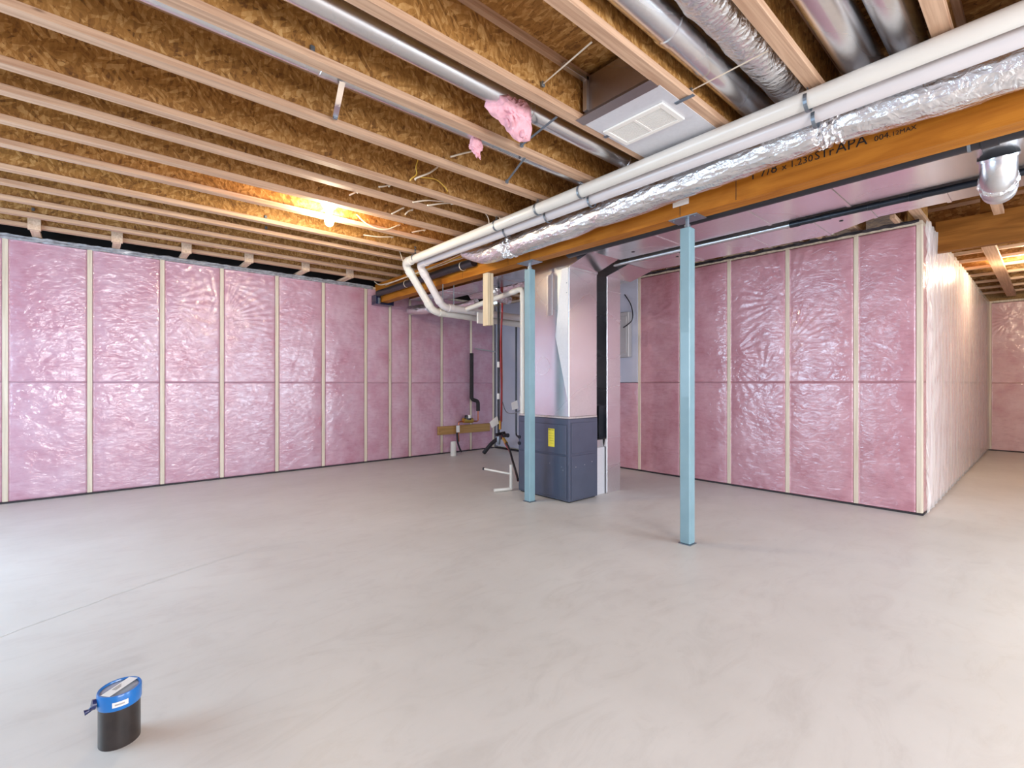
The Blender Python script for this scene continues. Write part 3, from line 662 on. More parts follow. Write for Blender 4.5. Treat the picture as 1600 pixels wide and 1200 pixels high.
# door face panels on the left side (toward -X) and side panel
obj('door_panel', B(fx0 - .010, fx0 - .001, fy0 + .03, fy1 - .03, .49, .80, .004), MAT['cabinet'], t)
obj('door_panel', B(fx0 - .010, fx0 - .001, fy0 + .03, fy1 - .03, .04, .475, .004), MAT['cabinet'], t)
obj('side_panel', B(fx0 + .03, fx1 - .03, fy0 - .006, fy0 - .0005, .50, .82, .003), MAT['cabinet'], t)
obj('side_panel', B(fx0 + .03, fx1 - .03, fy0 - .006, fy0 - .0005, .03, .48, .003), MAT['cabinet'], t)
for (y, z) in ((3.35, .36), (3.52, .38), (3.33, .33)): obj('screw', lathe([(0, 0), (.005, 0)], 0, 0, 6) if 0 else B(fx0 - .013, fx0 - .010, y, y + .008, z, z + .005), MAT['galv_dull'], t)
for (x, z) in ((3.74, .36), (3.88, .37), (4.0, .39)): obj('screw', B(x, x + .01, fy0 - .009, fy0 - .006, z, z + .005), MAT['galv_dull'], t)
lb = obj('warning_label', B(fx0 - .0125, fx0 - .0102, 3.455, 3.545, .56, .75), MAT['yellow'], t, 'yellow warning label with black print')
rl = Matrix(((0, 0, -1), (-1, 0, 0), (0, 1, 0)))
join_text('label_text', 'IMPORTANT', .0155, (fx0 - .0130, 3.543, .732), rl, MAT['ink'], lb, .0003)
for k in range(5): obj('label_line', B(fx0 - .0132, fx0 - .0126, 3.46 + (0 if k % 2 else .008), 3.54 - .006 * k, .70 - k * .026, .7015 - k * .026), MAT['ink'], lb)
t2 = t
for z in (.55, .62): obj('gas_port', T([(3.63, 4.0, z), (3.65, 4.0, z)], .02, 12), MAT['gas_black'], t2, smooth=True)
t = thing('plenum', 'galvanised sheet-metal plenum rising from the furnace to the trunk duct', 'duct', (3.88, 3.55, .885))
obj('plenum_body', B(fx0 + .004, fx1 - .006, fy0 + .006, 3.90, .884, 2.42, .002), MAT['galv'], t)
obj('throat', prism([(2.985, TZ), (2.985, TZ + .23), (3.905, TZ + .23), (3.905, 2.421), (3.262, 2.421)], 'X', 3.655, 4.105), MAT['galv'], t)
obj('corner_bead', T([(fx0 + .002, fy0 + .004, .89), (fx0 + .002, fy0 + .004, 2.41)], .004, 8), MAT['galv'], t)
obj('side_sheet', quads([(3.6515, 3.27, 2.41), (3.6515, 3.27, 1.02), (3.6515, 3.45, 1.72), (3.6515, 3.36, 2.41), (3.647, 3.27, 2.41), (3.647, 3.27, 1.02), (3.647, 3.45, 1.72), (3.647, 3.36, 2.41)],
    [(0, 1, 2, 3), (4, 7, 6, 5), (0, 4, 5, 1), (1, 5, 6, 2), (2, 6, 7, 3), (3, 7, 4, 0)]), MAT['galv_white'], t, 'brighter folded sheet beside the corner')
obj('side_sheet', B(3.6475, 3.6535, 3.50, 3.575, 1.95, 2.38, .001), MAT['galv_dull'], t)
obj('lip', B(fx0 - .001, fx1 - .001, fy0 - .003, fy0 + .005, 2.405, 2.422), MAT['galv'], t)
for z in (2.15, 2.25): obj('screw', lathe([(0, z), (.001, z)], 0, 0, 3) if 0 else B(3.644, 3.647, 3.285, 3.295, z, z + .01), MAT['steel'], t)
# gas line between the trunks
t = pipe_thing('gas_pipe', 'steel gas pipe hanging in the slot between the two trunk ducts', 'pipe', [(4.22, -2.8, 2.50), (4.22, 1.40, 2.50)], .022, MAT['gas_black'],
    couplings=[((4.22, .62, 2.50), (0, 1, 0)), ((4.22, .85, 2.50), (0, 1, 0)), ((4.22, 1.15, 2.50), (0, 1, 0)), ((4.22, 1.36, 2.5), (0, 1, 0))])
obj('pipe', T([(4.22, 1.40, 2.50), (4.22, 3.12, 2.50)], .018, 14), MAT['galv_dull'], t, 'pale grey length of pipe', smooth=True)
# hanging round take-off at right
c = P(1567, 270, X=4.22); cx_, cy_ = c.x, c.y
t = thing('duct_elbow', 'short round galvanised duct elbow with silver tape hanging below the trunks at right', 'duct', (3.9, .21, 2.45))
obj('collar', T([(3.865, .205, 2.513), (3.87, .205, 2.50)], .088, 28), MAT['galv'], t, smooth=True)
obj('elbow', T([(3.868, .205, 2.50), (3.872, .205, 2.475), (3.885, .206, 2.448), (3.91, .208, 2.422), (3.945, .21, 2.405), (3.985, .212, 2.398)], .080, 30), MAT['galv'], t, smooth=True)
obj('tape_band', T([(3.94 + k * .009, .21 + k * .0005, 2.406 - k * .001) for k in range(6)], [.082, .088, .086, .089, .086, .082], 30, wob=lambda i, a: .035 * math.sin(a * 9 + i * 3)), MAT['foil'], t, 'crumpled silver tape')
obj('sleeve', T([(3.985, .212, 2.398), (4.06, .214, 2.392), (4.061, .214, 2.392), (4.067, .214, 2.392), (4.068, .214, 2.392), (4.13, .216, 2.388)], [.078, .078, .083, .083, .078, .078], 30), MAT['galv_dull'], t, smooth=True)
# ------------------------------------------------------------------ joist-bay duct box with grille
t = thing('bay_duct', 'sheet-metal duct box between two joists with a grey bottom pan', 'duct', (2.8, 1.6, JZ))
y0, y1 = 1.383, 1.848
obj('bottom_pan', B(2.235, 3.34, y0 - .02, y1 + .02, JZ - .005, JZ - .001), MAT['galv_white'], t, 'pale grey sheet forming the bottom')
obj('end_sheet', B(2.215, 2.219, y0, y1, JZ + .0, JTOP - .042), MAT['galv_dark'], t)
obj('lip', prism([(2.16, JZ - .002), (2.235, JZ - .006), (2.24, JZ - .001), (2.217, JZ + .05), (2.212, JZ + .05)], 'Y', y0 - .01, y1 + .03), MAT['galv_dark'], t, 'folded grey metal lip')
obj('corner_strip', B(2.19, 2.214, y1 - .03, y1 + .0, JZ + .05, JTOP - .05, .001), MAT['galv_dull'], t)
obj('top_strip', B(2.0, 2.21, y1 - .03, y1, JTOP - .075, JTOP - .05, .001), MAT['galv_dull'], t)
obj('tab', B(2.43, 2.455, y0 - .10, y0 + .01, JZ - .008, JZ - .005), MAT['steel'], t); obj('tab', B(2.43, 2.455, y1 - .01, y1 + .035, JZ - .008, JZ - .005), MAT['steel'], t)
g = thing('ceiling_grille', 'white rectangular air grille with two perforated halves under the duct pan', 'grille', (2.49, 1.635, JZ - .006))
gx0, gx1, gy0, gy1 = 2.37, 2.615, 1.43, 1.84
bm = bmesh.new(); zz0, zz1 = JZ - .017, JZ - .0055
for r in ((gx0, gx1, gy0, gy0 + .03), (gx0, gx1, gy1 - .03, gy1), (gx0, gx0 + .03, gy0 + .03, gy1 - .03), (gx1 - .03, gx1, gy0 + .03, gy1 - .03)): box(bm, r[0], r[1], r[2], r[3], zz0, zz1, .002)
obj('frame', bm, MAT['porcelain'], g); ym = (gy0 + gy1) / 2
obj('divider', B(gx0 + .03, gx1 - .03, ym - .008, ym + .008, zz0 + .002, zz1), MAT['porcelain'], g)
for (a, b) in ((gy0 + .03, ym - .008), (ym + .008, gy1 - .03)):
    bm = bmesh.new(); n = 13
    for k in range(n):
        x = gx0 + .032 + (gx1 - gx0 - .066) * (k + .5) / n; box(bm, x - .0045, x + .0045, a, b, zz0 + .004, zz0 + .006)
    for k in range(14):
        y = a + (b - a) * (k + .5) / 14; box(bm, gx0 + .03, gx1 - .03, y - .003, y + .003, zz0 + .0062, zz0 + .008)
    o = obj('perforated_plate', bm, MAT['porcelain'], g); o['kind'] = 'stuff'
# ------------------------------------------------------------------ ducts in the joist bays
def round_duct(label, y, z, r, x0, x1, mat='galv', seams=()):
    t = thing('round_duct', label, 'duct', (x1, y, z), 'round steel ducts in the joist bays')
    obj('tube', T([(x0, y, z), (x1, y, z)], r, 28), MAT[mat], t, smooth=True)
    for s in seams: obj('crimp', T([(s - .02, y, z), (s - .018, y, z), (s + .018, y, z), (s + .02, y, z)], [r, r + .003, r + .003, r], 28), MAT[mat], t, smooth=True)
    return t
round_duct('round steel duct in the bay with the large pink insulation wad', 2.12, 2.895, .062, XL, 3.3, seams=(2.02, .2, 3.0))
round_duct('thin steel pipe half hidden above a joist, small pink wad on it', 2.50, 2.868, .052, XL, 3.3, seams=(.9,))
round_duct('steel pipe peeking out behind the joist left of the bulb', 4.665, 2.862, .050, XL, 1.17)
t = thing('oval_duct', 'flattened shiny steel duct in the joist bay beside the foil-wrapped one', 'duct', (2.2, 1.19, 2.9))
obj('tube', T([(XL, 1.215, 2.93), (3.3, 1.215, 2.93)], .078, 28), MAT['galv'], t, smooth=True)
obj('crimp', T([(2.05, 1.215, 2.93), (2.055, 1.215, 2.93), (2.1, 1.215, 2.93), (2.105, 1.215, 2.93)], [.078, .083, .083, .078], 28), MAT['galv'], t, smooth=True)
foil_duct('wrapped_duct', 'fat silver foil-wrapped duct filling the joist bay at top right', [(XL, .99, 2.93), (.5, .99, 2.93), (1.5, .985, 2.915), (2.2, .99, 2.93), (3.3, .985, 2.92)], [.105, .108, .11, .105, .108], 9, wob=.06, foldy=.05)
round_duct('broad round steel duct right of the bare broad joist, top right', .66, 2.90, .085, XL, 3.3, seams=(2.2,))
round_duct('second round steel duct beside the broad one, at the top right edge', .475, 2.90, .075, XL, 3.3)
# wads of pink insulation
def wad(name, label, c, r, seed, group='pink wads in the joists'):
    bm = bmesh.new(); bmesh.ops.create_icosphere(bm, subdivisions=4, radius=1); rd = np.random.RandomState(seed)
    dirs = rd.normal(size=(14, 3)); dirs /= np.linalg.norm(dirs, axis=1)[:, None]; amp = rd.uniform(.1, .45, 14)
    for v in bm.verts:
        d = np.array(v.co); k = .75 + sum(a * max(0, float(d @ q)) ** 8 for a, q in zip(amp, dirs)) + .07 * math.sin(d[0] * 17 + seed) * math.sin(d[1] * 15) + .05 * math.sin(d[2] * 29 + d[0] * 21)
        v.co = Vector((c[0] + d[0] * k * r[0], c[1] + d[1] * k * r[1], c[2] + d[2] * k * r[2]))
    t = thing(name, label, 'insulation', tuple(c), group)
    obj('wad', bm, MAT['wad'], t, smooth=True)
    for k in range(5):
        x = c[0] + rd.uniform(-.6, .6) * r[0]; y = c[1] + rd.uniform(-.4, .4) * r[1]; z = c[2] - r[2] * .6; l = rd.uniform(.5, 1.0) * r[2]
        obj('tuft', T(smooth_path([(x, y, z), (x + .3 * l, y, z - .5 * l), (x + .2 * l, y - .01, z - l), (x + .5 * l, y, z - 1.15 * l)], 4), [.022 * r[2] / .07, .014 * r[2] / .07] + [.01 * r[2] / .07] * 8 + [.003] * 3, 6), MAT['wad'], t, smooth=True)
    return t
c = P(806, 176, Y=2.10); wad('insulation_wad', 'large pink insulation wad stuffed round the bright steel duct', c, (.13, .075, .085), 4)
c = P(744, 227, Y=2.50); wad('insulation_wad', 'small pink insulation wad hanging under a joist edge', c, (.05, .04, .05), 8)
# cross braces and rods between joists
def brace(label, p0, p1, w_=.016, mat='steel', hang=True):
    a = Vector(p0); b = Vector(p1); t = thing('brace_bar', label, 'brace', tuple(a), 'thin metal braces between joists')
    d = (b - a).normalized(); s = d.cross(Vector((0, 0, 1))).normalized() * w_ / 2; up = Vector((0, 0, .003))
    obj('bar', quads([a - s, a + s, b + s, b - s, a - s + up, a + s + up, b + s + up, b - s + up], [(0, 1, 2, 3), (4, 5, 6, 7), (0, 1, 5, 4), (1, 2, 6, 5), (2, 3, 7, 6), (3, 0, 4, 7)]), MAT[mat], t)
    obj('foot', B(b.x - .012, b.x + .012, b.y - .008, b.y + .008, b.z - .012, b.z + .014, .002), MAT['steel'], t)
brace('flat grey metal bar bridging two joists at upper centre left', P(535, 128, Z=2.785), P(524, 183, Z=2.81), .03, 'galv_dull')
brace('flat metal bar below the round duct, right of the large pink wad', P(870, 183, Z=2.786), P(815, 227, Z=2.80))
brace('flat metal bar crossing the bay right of the small pink wad', P(820, 247, Z=2.786), P(792, 284, Z=2.80))
brace('thin wooden-coloured rod crossing the joist bay left of the duct box', P(925, 66, Z=2.86), P(848, 132, Z=2.88), .008, 'cable')
brace('thin rod crossing under the shiny oval duct', P(1200, 80, Z=2.80), P(1080, 142, Z=2.84), .008, 'cable')
def webpt(px, py, gap=.05):
    for y in ALLJ:
        if y < .3: continue
        q = P(px, py, Y=y)
        if q.z > JZ + .0 and q.z < JTOP and q.z > 0: return P(px, py, Y=y - gap)
        if q.z <= JTOP and q.z > JZ - .03: return P(px, py, Y=y - gap)
    return P(px, py, Z=JZ + .03)
# nail plate clips on joists
for k, (px, py) in enumerate(((488, 76), (415, 339), (416, 356), (52, 327))):
    p = webpt(px, py, .012); o = obj('metal_clip', B(p.x - .012, p.x + .012, p.y - .008, p.y + .008, p.z - .015, p.z + .015, .004), MAT['steel'], at=p)
    tag(o, 'small bright metal clip on a joist, ' + ('at the top edge', 'right of the bulb glow on the upper side', 'right below its twin', 'at far left')[k], 'clip', 'bright metal clips on joists')
# cables poking through the webs
cab = [('yellow', 'yellow cable looping down behind a joist, top centre left', [(653, 250), (650, 262), (651, 272), (643, 279)]),
       ('yellow', 'yellow cable arching to the right behind the looped one', [(657, 277), (680, 280), (693, 290), (699, 298)]),
       ('white', 'white cable stretching up right from the yellow loop', [(684, 261), (671, 270), (651, 278)]),
       ('white', 'upper one of the two long white cable ends pointing left', [(645, 316), (671, 313), (707, 317)]),
       ('white', 'lower one of the two long white cable ends pointing left', [(668, 321), (690, 318), (710, 317)]),
       ('white', 'short white cable stub, left one of the slanting pair', [(612, 334), (622, 329), (631, 324)]),
       ('white', 'short white cable stub, right one of the slanting pair', [(633, 335), (638, 330), (645, 327)]),
       ('white', 'white cable drooping right of the lit bulb', [(557, 335), (572, 349), (590, 357), (606, 358), (624, 351)]),
       ('white', 'thin white cable end above the stubs', [(592, 292), (600, 291), (609, 289)]),
       ('white', 'long flat white cable below the drooping one', [(568, 367), (591, 370), (613, 370)]),
       ('white', 'short white cable right of the drooping one', [(644, 363), (653, 361), (664, 359)]),
       ('white', 'pale cable trailing left from the small pink wad', [(704, 245), (722, 240), (738, 236), (744, 231)]),
       ('white', 'white cable piece at the upper left of the stubs', [(546, 305), (552, 302), (559, 299)])]
for kd, lb_, pp in cab:
    q = [webpt(x, y) for x, y in pp]; Ym = sum(v.y for v in q) / len(q); q = [P(x, y, Y=Ym) for x, y in pp]; ex = q[-1] + Vector((.015, .045, .004)); q = q + [ex]
    m_ = MAT['cable_yellow' if kd == 'yellow' else 'cable']
    o = obj('cable', T(smooth_path(q, 5), .0065 if kd == 'white' else .005, 8), m_, smooth=True, at=q[0]); tag(o, lb_, 'cable', 'loose cables among the joists')
for k, (pp, lb_) in enumerate([([(758, 333), (763, 341), (765, 356)], 'white hanger wire hooked over the outer white pipe'), ([(624, 391), (627, 400), (630, 410)], 'thin wire dropping to the left bend of the white pipe'), ([(781, 340), (781, 346), (782, 352)], 'short white hook just above the outer white pipe')]):
    q = [P(x, y, X=2.84) for x, y in pp]; o = obj('hanger_wire', T(smooth_path(q, 4), .005, 8), MAT['cable'], smooth=True, at=q[0]); tag(o, lb_, 'wire')
# cables along the beam
t = thing('cable_bundle', 'bundle of yellow and cream cables lying along the top of the black pipe', 'cables', (3.2, 5, 2.69))
for k in range(5):
    q = [(3.30 + .01 * k, 6.6 - .2 * k, 2.70 + .012 * (k % 3)), (3.23 + .014 * k, 5.6, 2.685 + .012 * (k % 3)), (3.22 + .014 * k, 5.0, 2.69 + .01 * ((k + 1) % 3)), (3.22 + .014 * k, 4.5, 2.705 + .012 * ((k + 2) % 3)), (3.22 + .013 * k, 4.05, 2.745 + .008 * k)]
    obj('cable', T(smooth_path(q, 6), .006, 8), MAT['cable_yellow' if k % 2 else 'cable'], t, smooth=True)
q = [P(585, 440, X=3.30), P(594, 445, X=3.28), P(612, 441, X=3.26), P(632, 434, X=3.24)]
o = obj('cable', T(smooth_path(q, 6), .008, 8), MAT['cable'], smooth=True, at=q[0]); tag(o, 'cream cable leaving the wall corner above the navy membrane', 'cable')

# ------------------------------------------------------------------ lit bulb
bx, by = P(514.5, 340, Y=4.42).x, 4.42
t = thing('ceiling_lamp', 'lit bare bulb in a white porcelain holder between the joists', 'lamp', (bx, by, 2.86))
obj('junction_box', B(bx - .05, bx + .05, by - .045, by + .045, 2.885, 2.93, .006), MAT['porcelain'], t)
obj('holder', lathe([(0, 2.885), (.068, 2.885), (.070, 2.866), (.055, 2.846), (.038, 2.836), (.034, 2.802), (0, 2.802)], bx, by, 28), MAT['porcelain'], t, smooth=True)
obj('bulb', lathe([(.013, 2.80), (.018, 2.788), (.032, 2.765), (.040, 2.738), (.040, 2.718), (.032, 2.692), (.016, 2.678), (0, 2.675)], bx, by, 24), MAT['bulb'], t, smooth=True)
obj('lamp_bar', B(bx - .012, bx + .012, 4.205, 4.54, 2.93, 2.936), MAT['steel'], t)
def point(name, loc, W, col, r=.04):
    l = bpy.data.lights.new(name, 'POINT'); l.energy = W; l.color = col; l.shadow_soft_size = r
    o = bpy.data.objects.new(name, l); C.objects.link(o); o.location = loc; return o
# bare bulb in the hall, plus an added unseen one to brighten it
for k, (x, y, W) in enumerate(((8.9, .15, 85), (7.3, -1.4, 85))):
    r = dup(t, (x, y, 2.86), ('bare bulb in a holder in the hall beyond the right wall corner', 'added bulb out of view, there to brighten the hall')[k])

# ------------------------------------------------------------------ second beam and the joists beyond
t = thing('hall_beam', 'darker brown laminated beam at right, one end over the hall wall corner', 'beam', (6.4, -1, 2.54))
for k in range(2): obj('ply', B(6.36 + k * .045, 6.404 + k * .045, YB, YH - .02, 2.54, 2.845, .0015), MAT['lvl_dark'], t)
t0 = None
for i, x in enumerate([6.75, 7.2, 7.7, 8.2, 8.75, 9.35, 10.0, 10.7, 11.4, 12.1]):
    lb_ = 'hall ceiling joist crossing over the long plank, ' + ['first', 'second', 'third', 'fourth', 'fifth', 'sixth', 'seventh', 'eighth', 'ninth', 'last'][i] + ' beyond the brown beam'
    if t0 is None:
        t0 = thing('hall_joist', lb_, 'joist', (x, 0, 2.84), 'joists over the hall')
        obj('bottom_flange', B(x - .035, x + .035, YB, YH + .2, 2.84, 2.875, .002), MAT['board_y'], t0)
        obj('web', B(x - .005, x + .005, YB, YH + .2, 2.875, JTOP - .032), MAT['osb'], t0)
        obj('top_flange', B(x - .035, x + .035, YB, YH + .2, JTOP - .032, JTOP - .001), MAT['board_y'], t0)
    else: dup(t0, (x, 0, 2.84), lb_)
o = obj('plank', B(6.46, XB - .01, .43, .55, 2.798, 2.838, .002), MAT['flange'], at=(9, .49, 2.8)); tag(o, 'long pale plank running under the hall joists beyond the brown beam', 'plank')
# vertical cripple boards and clutter above the right wall
for i, (x, y) in enumerate(((5.85, .98), (5.85, 1.62), (5.85, 2.3))):
    o = obj('wood_block', B(x - .02, x + .02, y - .045, y + .045, WT + .002, JTOP - .05, .002) if 0 else B(x - .3, x + .3, y - .02, y + .02, WT + .003, WT + .042, .002), MAT['flange'], at=(x, y, WT)); tag(o, 'brown wood piece lying on top of the right wall, ' + ('nearest the corner', 'in the middle', 'furthest from the corner')[i], 'block', 'wood pieces on the right wall')
o = obj('post_board', B(6.38, 6.42, .33, .46, 2.847, JTOP - .002, .002), MAT['lvl_dark'], at=(6.4, .4, 2.847)); tag(o, 'short upright brown board above the brown beam end', 'board')
q = [P(1440, 352, X=6.0), P(1480, 340, X=5.9), P(1500, 330, X=5.9)]
for k in range(3):
    yy = 1.45 + .3 * k
    o = obj('cable', T(smooth_path([(5.3, yy + .3, 2.765), (5.6, yy + .1, 2.775), (6.0, yy, 2.77), (6.25, yy - .3, 2.772)], 6), .007, 8), MAT['cable'], smooth=True, at=(5.3, yy + .3, 2.76)); tag(o, 'cable lying over the right wall top, ' + ('nearest the corner', 'middle one', 'furthest back')[k], 'cable', 'cables above the right wall')
# ------------------------------------------------------------------ utility corner
t = foil_duct('foil_duct', 'grey foil flexible duct in the utility room above the vent pipe', [(4.45, 3.95, 2.60), (4.43, 4.6, 2.60), (4.42, 5.2, 2.60), (4.40, 5.9, 2.60)], [.10, .10, .10, .09], 21)
t = foil_duct('foil_elbow', 'crumpled silver foil elbow hanging under the trunk by the pale stud', [(3.86, 4.75, 2.44), (3.86, 4.72, 2.40), (3.95, 4.72, 2.34), (4.12, 4.74, 2.32)], [.06, .07, .062, .055], 22, pinch=(), wob=.13, foldy=.12, step=.012)
t = foil_duct('foil_elbow', 'small silver foil duct end against the left wall behind the white bends', [(3.98, 6.45, 2.40), (3.94, 6.7, 2.41), (3.92, 6.98, 2.43)], [.07, .08, .07], 23)
t = foil_duct('foil_duct', 'thin foil duct lying beside the trunk behind the white bends', [(4.2, 5.55, 2.42), (4.2, 6.0, 2.40), (4.18, 6.6, 2.40)], [.045, .05, .045], 25)
o = obj('plumbing_board', B(4.47, 5.60, YW - .075, YW - .03, .34, .485, .003), MAT['ply'], at=(5, YW - .05, .34)); tag(o, 'brown plywood backing board fixed low on the wall behind the water meter', 'board')
# water service
X = lambda px, py, Y=6.93: P(px, py, Y=Y)
t = thing('water_service', 'water meter on copper pipe above the plywood board with dark insulated riser', 'plumbing', tuple(X(731, 660)))
obj('riser', T([X(736.5, 497), X(736.5, 552)], .014, 10), MAT['cable'], t, smooth=True)
obj('foam_sleeve', T(bend_path([X(737, 552), X(737, 624), X(747, 627), X(747, 642)], .05), .034, 14), MAT['foam'], t, smooth=True)
obj('copper_pipe', T(bend_path([X(747, 642), X(747, 658), X(717, 659), X(716, 672), X(717, 690)], .03), .012, 10), MAT['copper'], t, smooth=True)
obj('meter', T([X(724, 657), X(738, 657)], .045, 16), MAT['brass'], t, smooth=True)
m_ = X(731, 653); obj('meter_head', lathe([(0, m_.z - .03), (.06, m_.z - .03), (.06, m_.z + .035), (.05, m_.z + .05), (0, m_.z + .05)], m_.x, m_.y, 18), MAT['abs'], t, smooth=True)
obj('dial', lathe([(0, m_.z + .0), (.03, m_.z + .0), (.03, m_.z + .056), (0, m_.z + .056)], m_.x, m_.y - .045, 14), MAT['porcelain'], t, smooth=True)
obj('floor_pipe', T(smooth_path([X(714, 676), X(715, 690), X(718, 700), X(721, 706)], 5), .016, 10), MAT['abs'], t, smooth=True)
tg = X(714, 670); obj('tag_card', B(tg.x - .035, tg.x + .035, tg.y - .03, tg.y - .027, tg.z - .06, tg.z + .06), MAT['paper'], t, 'white hanging tag')
q = P(694, 710.5, Z=0); q = Vector((q.x, 6.72, 0))
bm = lathe([(.045, .0), (.05, .0), (.05, .24), (.045, .24), (.045, .0)], 4.62, 6.75, 20)
o = obj('standpipe', bm, MAT['pvc'], smooth=True, at=(4.62, 6.75, 0)); tag(o, 'short white plastic pipe standing on the floor below the plywood board', 'pipe')
t = pipe_thing('black_drain', 'black plastic drain elbow leaning on the floor by the corner', 'pipe', [(5.12, 6.55, .02), (5.2, 6.4, .22), (5.22, 6.1, .36), (5.22, 6.02, .36)], .035, MAT['abs'], br=.1)
# water manifold hoses
mx, my = 4.05, 4.85
t = thing('water_manifold', 'red and black water lines dropping from the ceiling to a valve cluster', 'plumbing', (mx, my, .42))
obj('black_line', T([(mx - .012, my, .56), (mx - .012, my, TZ - .004)], .016, 10), MAT['abs'], t, smooth=True)
obj('red_line', T(smooth_path([(mx + .022, my, .62), (mx + .03, my - .01, 1.1), (mx + .012, my - .012, 1.7), (mx + .035, my - .02, 2.2), (mx + .035, my, TZ - .004)], 6), .012, 10), MAT['red'], t, smooth=True)
obj('red_line', T(smooth_path([(mx + .045, my, .72), (mx + .06, my + .01, 1.3), (mx + .042, my, 1.9), (mx + .06, my, TZ - .004)], 6), .008, 8), MAT['copper'], t, smooth=True)
for z in (1.02, 1.44): obj('sleeve_label', T([(mx - .012, my, z), (mx - .012, my, z + .075)], .020, 10), MAT['paper'], t, smooth=True)
obj('valve', T([(mx - .01, my, .42), (mx - .01, my, .46), (mx - .01, my, .50), (mx - .01, my, .56)], [.02, .026, .026, .018], 14), MAT['steel'], t, smooth=True)
obj('tee', T([(mx - .07, my - .01, .55), (mx + .07, my - .03, .57)], .022, 12), MAT['abs'], t, smooth=True)
obj('valve_handle', B(mx - .03, mx - .008, my - .045, my - .028, .62, .74, .004), MAT['brass'], t, 'yellow brass valve handle')
obj('tag_card', quads([(mx - .15, my + .02, .72), (mx - .05, my - .02, .80), (mx - .02, my - .02, .70), (mx - .11, my + .02, .64)], [(0, 1, 2, 3)]), MAT['paper'], t, 'white paper tag')
for k, r_ in enumerate((.014, .011)):
    q = smooth_path([(mx + .02, my - .03, .57 - .02 * k), (3.98, 4.66, .50 - .03 * k), (3.90, 4.48, .42 - .02 * k), (3.80, 4.30, .30), (3.74, 4.16, .16 - .02 * k), (3.70, 4.09, .10)], 8)
    obj('hose', T(q, r_, 10), MAT[('abs', 'red')[k]], t, smooth=True)
obj('hose_fitting', T([(3.995, 4.70, .512), (3.945, 4.58, .468)], .022, 12), MAT['brass'], t, smooth=True)
# slim black gas riser in the utility room, condensate line
q = P(806, 505, X=5.2); 
t = pipe_thing('gas_riser', 'slim black gas pipe standing by the grey wall left of the furnace', 'pipe', [(4.98, 5.55, 2.2), (4.98, 5.55, .42), (4.3, 4.4, .36), (4.13, 4.08, .36)], .014, MAT['gas_black'], br=.05)
tg = Vector((4.93, 5.5, .88)); obj('tag_card', quads([tg + Vector((-.10, 0, .05)), tg + Vector((.03, 0, .09)), tg + Vector((.05, 0, -.04)), tg + Vector((-.08, 0, -.06))], [(0, 1, 2, 3)]), MAT['paper'], t, 'white paper tag')
t = thing('condensate_drain', 'white plastic condensate drain tee on the floor left of the furnace', 'pipe', (3.56, 4.14, 0))
obj('riser', T([(3.60, 4.10, .03), (3.60, 4.10, .30)], .018, 12), MAT['pvc'], t, smooth=True)
obj('arm', T([(3.60, 4.10, .19), (3.40, 4.34, .24)], .012, 10), MAT['pvc'], t, smooth=True)
obj('arm_cap', T([(3.40, 4.34, .24), (3.39, 4.355, .243)], .016, 10), MAT['abs'], t, smooth=True)
obj('foot', T(bend_path([(3.60, 4.10, .03), (3.60, 4.10, .022), (3.40, 4.16, .022)], .02), .02, 12), MAT['pvc'], t, smooth=True)
# thermostat wire from the manifold to the furnace
q = smooth_path([(mx + .04, my - .02, .98), (3.97, 4.62, .87), (3.85, 4.35, .86), (3.72, 4.04, .93)], 6)
o = obj('wire', T(q, .006, 8), MAT['steel'], smooth=True, at=q[0]); tag(o, 'thin grey wire sagging from the red lines to the furnace', 'wire')
o = obj('conduit', T([(5.2, 6.9, 1.86), (5.68, 6.9, 1.82)], .011, 8), MAT['panel_grey'], smooth=True, at=(5, 6.9, 1.85)); tag(o, 'thin grey pipe crossing the pink wall corner', 'pipe')
# small box on the white pipes
p = P(749, 497, Y=4.98); o = obj('junction_box', B(p.x - .045, p.x + .045, p.y - .03, p.y + .0, p.z - .075, p.z + .075, .004), MAT['porcelain'], at=p); tag(o, 'small white electrical box against the paired white pipes', 'box')
for k, (px, top, bot) in enumerate(((692, 444, 478), (709, 444, 478))):
    a = P(px, top, Y=5.12); b = P(px, bot, Y=5.12)
    o = obj('hanger_rod', T([a, b], .006, 8), MAT['steel'], smooth=True, at=b); tag(o, 'thin threaded rod holding the white pipes behind the beam, ' + ('left one', 'right one')[k], 'rod', 'threaded rods at the white pipes')
# electrical panel
t = thing('electrical_panel', 'grey electrical panel on the grey board right of the return duct', 'panel', (XR - .06, 4.03, 1.9))
obj('enclosure', B(XR - .10, XR - .022, 3.95, 4.28, 1.60, 2.24, .006), MAT['panel_grey'], t)
obj('door', B(XR - .108, XR - .1005, 3.98, 4.25, 1.66, 2.18, .003), MAT['panel_grey'], t)
q = [Vector((XR - .05, 4.05, 2.5)), Vector((XR - .08, 3.92, 2.32)), Vector((XR - .1, 3.89, 2.12)), Vector((XR - .12, 4.02, 2.02))]
o = obj('cable', T(smooth_path(q, 6), .008, 8), MAT['abs'], smooth=True, at=q[0]); tag(o, 'black cable looping beside the electrical panel', 'cable')

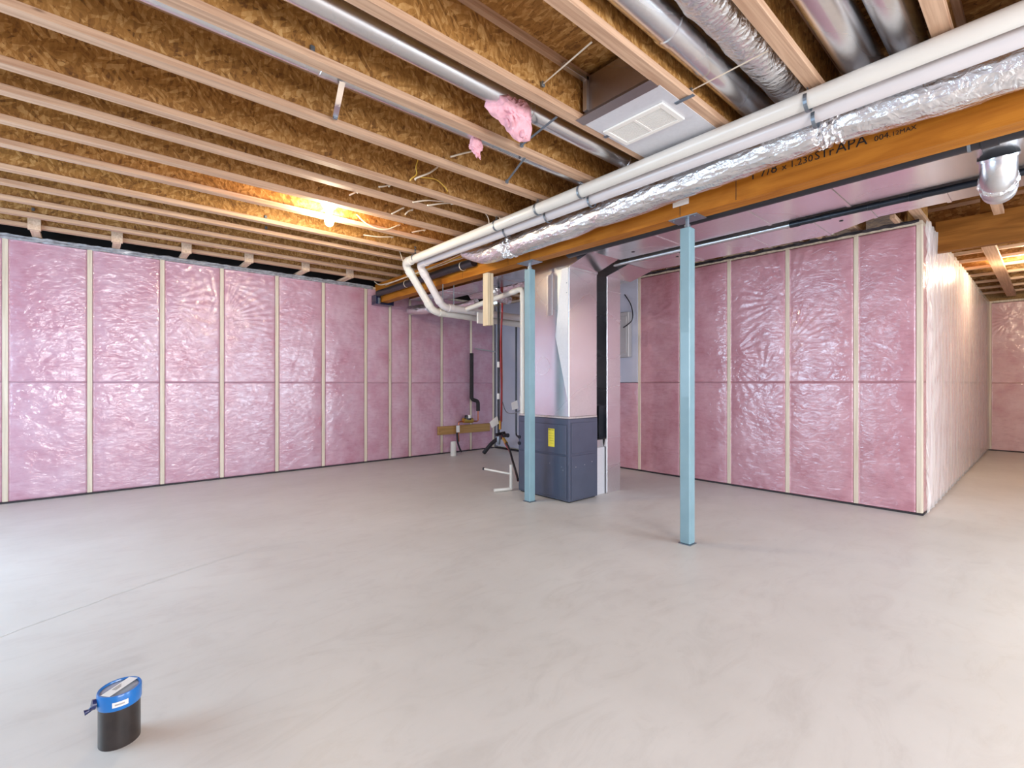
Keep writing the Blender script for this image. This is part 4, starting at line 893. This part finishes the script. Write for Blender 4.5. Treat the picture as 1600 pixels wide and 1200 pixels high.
# ------------------------------------------------------------------ capped pipe in the foreground
cx, cy = .065, 2.12; cx, cy = P(187, 1075, Z=.175).x, P(187, 1075, Z=.175).y
t = thing('capped_pipe', 'black pipe stub rising from the floor with a blue test cap, foreground left', 'pipe', (cx, cy, 0))
obj('pipe', lathe([(.0, 0), (.0575, 0), (.0575, .135), (.053, .135), (.053, .02), (0, .02)], cx, cy, 40), MAT['pipe_dark'], t, smooth=True)
cap = obj('blue_band', lathe([(.0585, .130), (.0595, .130), (.0610, .134), (.0610, .176), (.0585, .180), (.0535, .179), (.052, .175)], cx, cy, 48), MAT['blue_cap'], t, smooth=True)
obj('cap_film', lathe([(.0525, .174), (.03, .1765), (0, .178)], cx, cy, 40), MAT['cap_film'], t, 'clouded clear cap top', smooth=True)
sd = Vector((math.cos(.72), math.sin(.72), 0)); sp = Vector((-sd.y, sd.x, 0)); c0 = Vector((cx, cy, .1795))
vs = [c0 - sd * .052 - sp * .017, c0 + sd * .052 - sp * .017, c0 + sd * .052 + sp * .017, c0 - sd * .052 + sp * .017]
pl = obj('paper_label', quads([v for v in vs] + [v + Vector((0, 0, .0008)) for v in vs], [(0, 1, 2, 3), (4, 5, 6, 7), (0, 1, 5, 4), (1, 2, 6, 5), (2, 3, 7, 6), (3, 0, 4, 7)]), MAT['paper'], t, 'white paper label on top')
for k in range(3):
    a = c0 + Vector((0, 0, .0011)) - sd * .02 + sp * (.007 - k * .006); b = a + sd * (.034 - k * .006)
    obj('print_line', quads([a, b, b + sp * .0022, a + sp * .0022], [(0, 1, 2, 3)]), MAT['ink'], pl)
# sticker on the band, facing the camera
ca = math.atan2(-cy, -cx)
def arc_patch(r, a0, a1, z0, z1, n=8, th=.0006):
    bm = bmesh.new(); pr = None
    for i in range(n + 1):
        a = a0 + (a1 - a0) * i / n; k = [bm.verts.new((cx + rr * math.cos(a), cy + rr * math.sin(a), z)) for rr, z in ((r, z0), (r, z1), (r + th, z1), (r + th, z0))]
        if pr:
            for j in range(4): bm.faces.new((pr[j], pr[(j + 1) % 4], k[(j + 1) % 4], k[j]))
        else: bm.faces.new(k)
        pr = k
    bm.faces.new(pr[::-1]); return bm
st = obj('sticker', arc_patch(.0612, ca - .32, ca + .38, .143, .160), MAT['paper'], t, 'small white printed sticker', smooth=False)
obj('sticker_print', arc_patch(.0620, ca - .2, ca + .22, .149, .154), MAT['panel_grey'], st)
la = ca - 1.45
d = Vector((math.cos(la), math.sin(la), 0)); s_ = Vector((-d.y, d.x, 0)); c1 = Vector((cx, cy, 0)) + d * .061
tabm = bmesh.new(); tube(tabm, [c1 + Vector((0, 0, .150)) + d * .001, c1 + Vector((0, 0, .152)) + d * .012], .016, 14); tube(tabm, [c1 + d * .006 + Vector((0, 0, .145)), c1 + d * .018 + Vector((0, 0, .136)), c1 + d * .030 + Vector((0, 0, .134))], [.008, .006, .009], 10)
obj('pull_tab', tabm, MAT['blue_dark'], t, 'dark blue clamp tab', smooth=True)
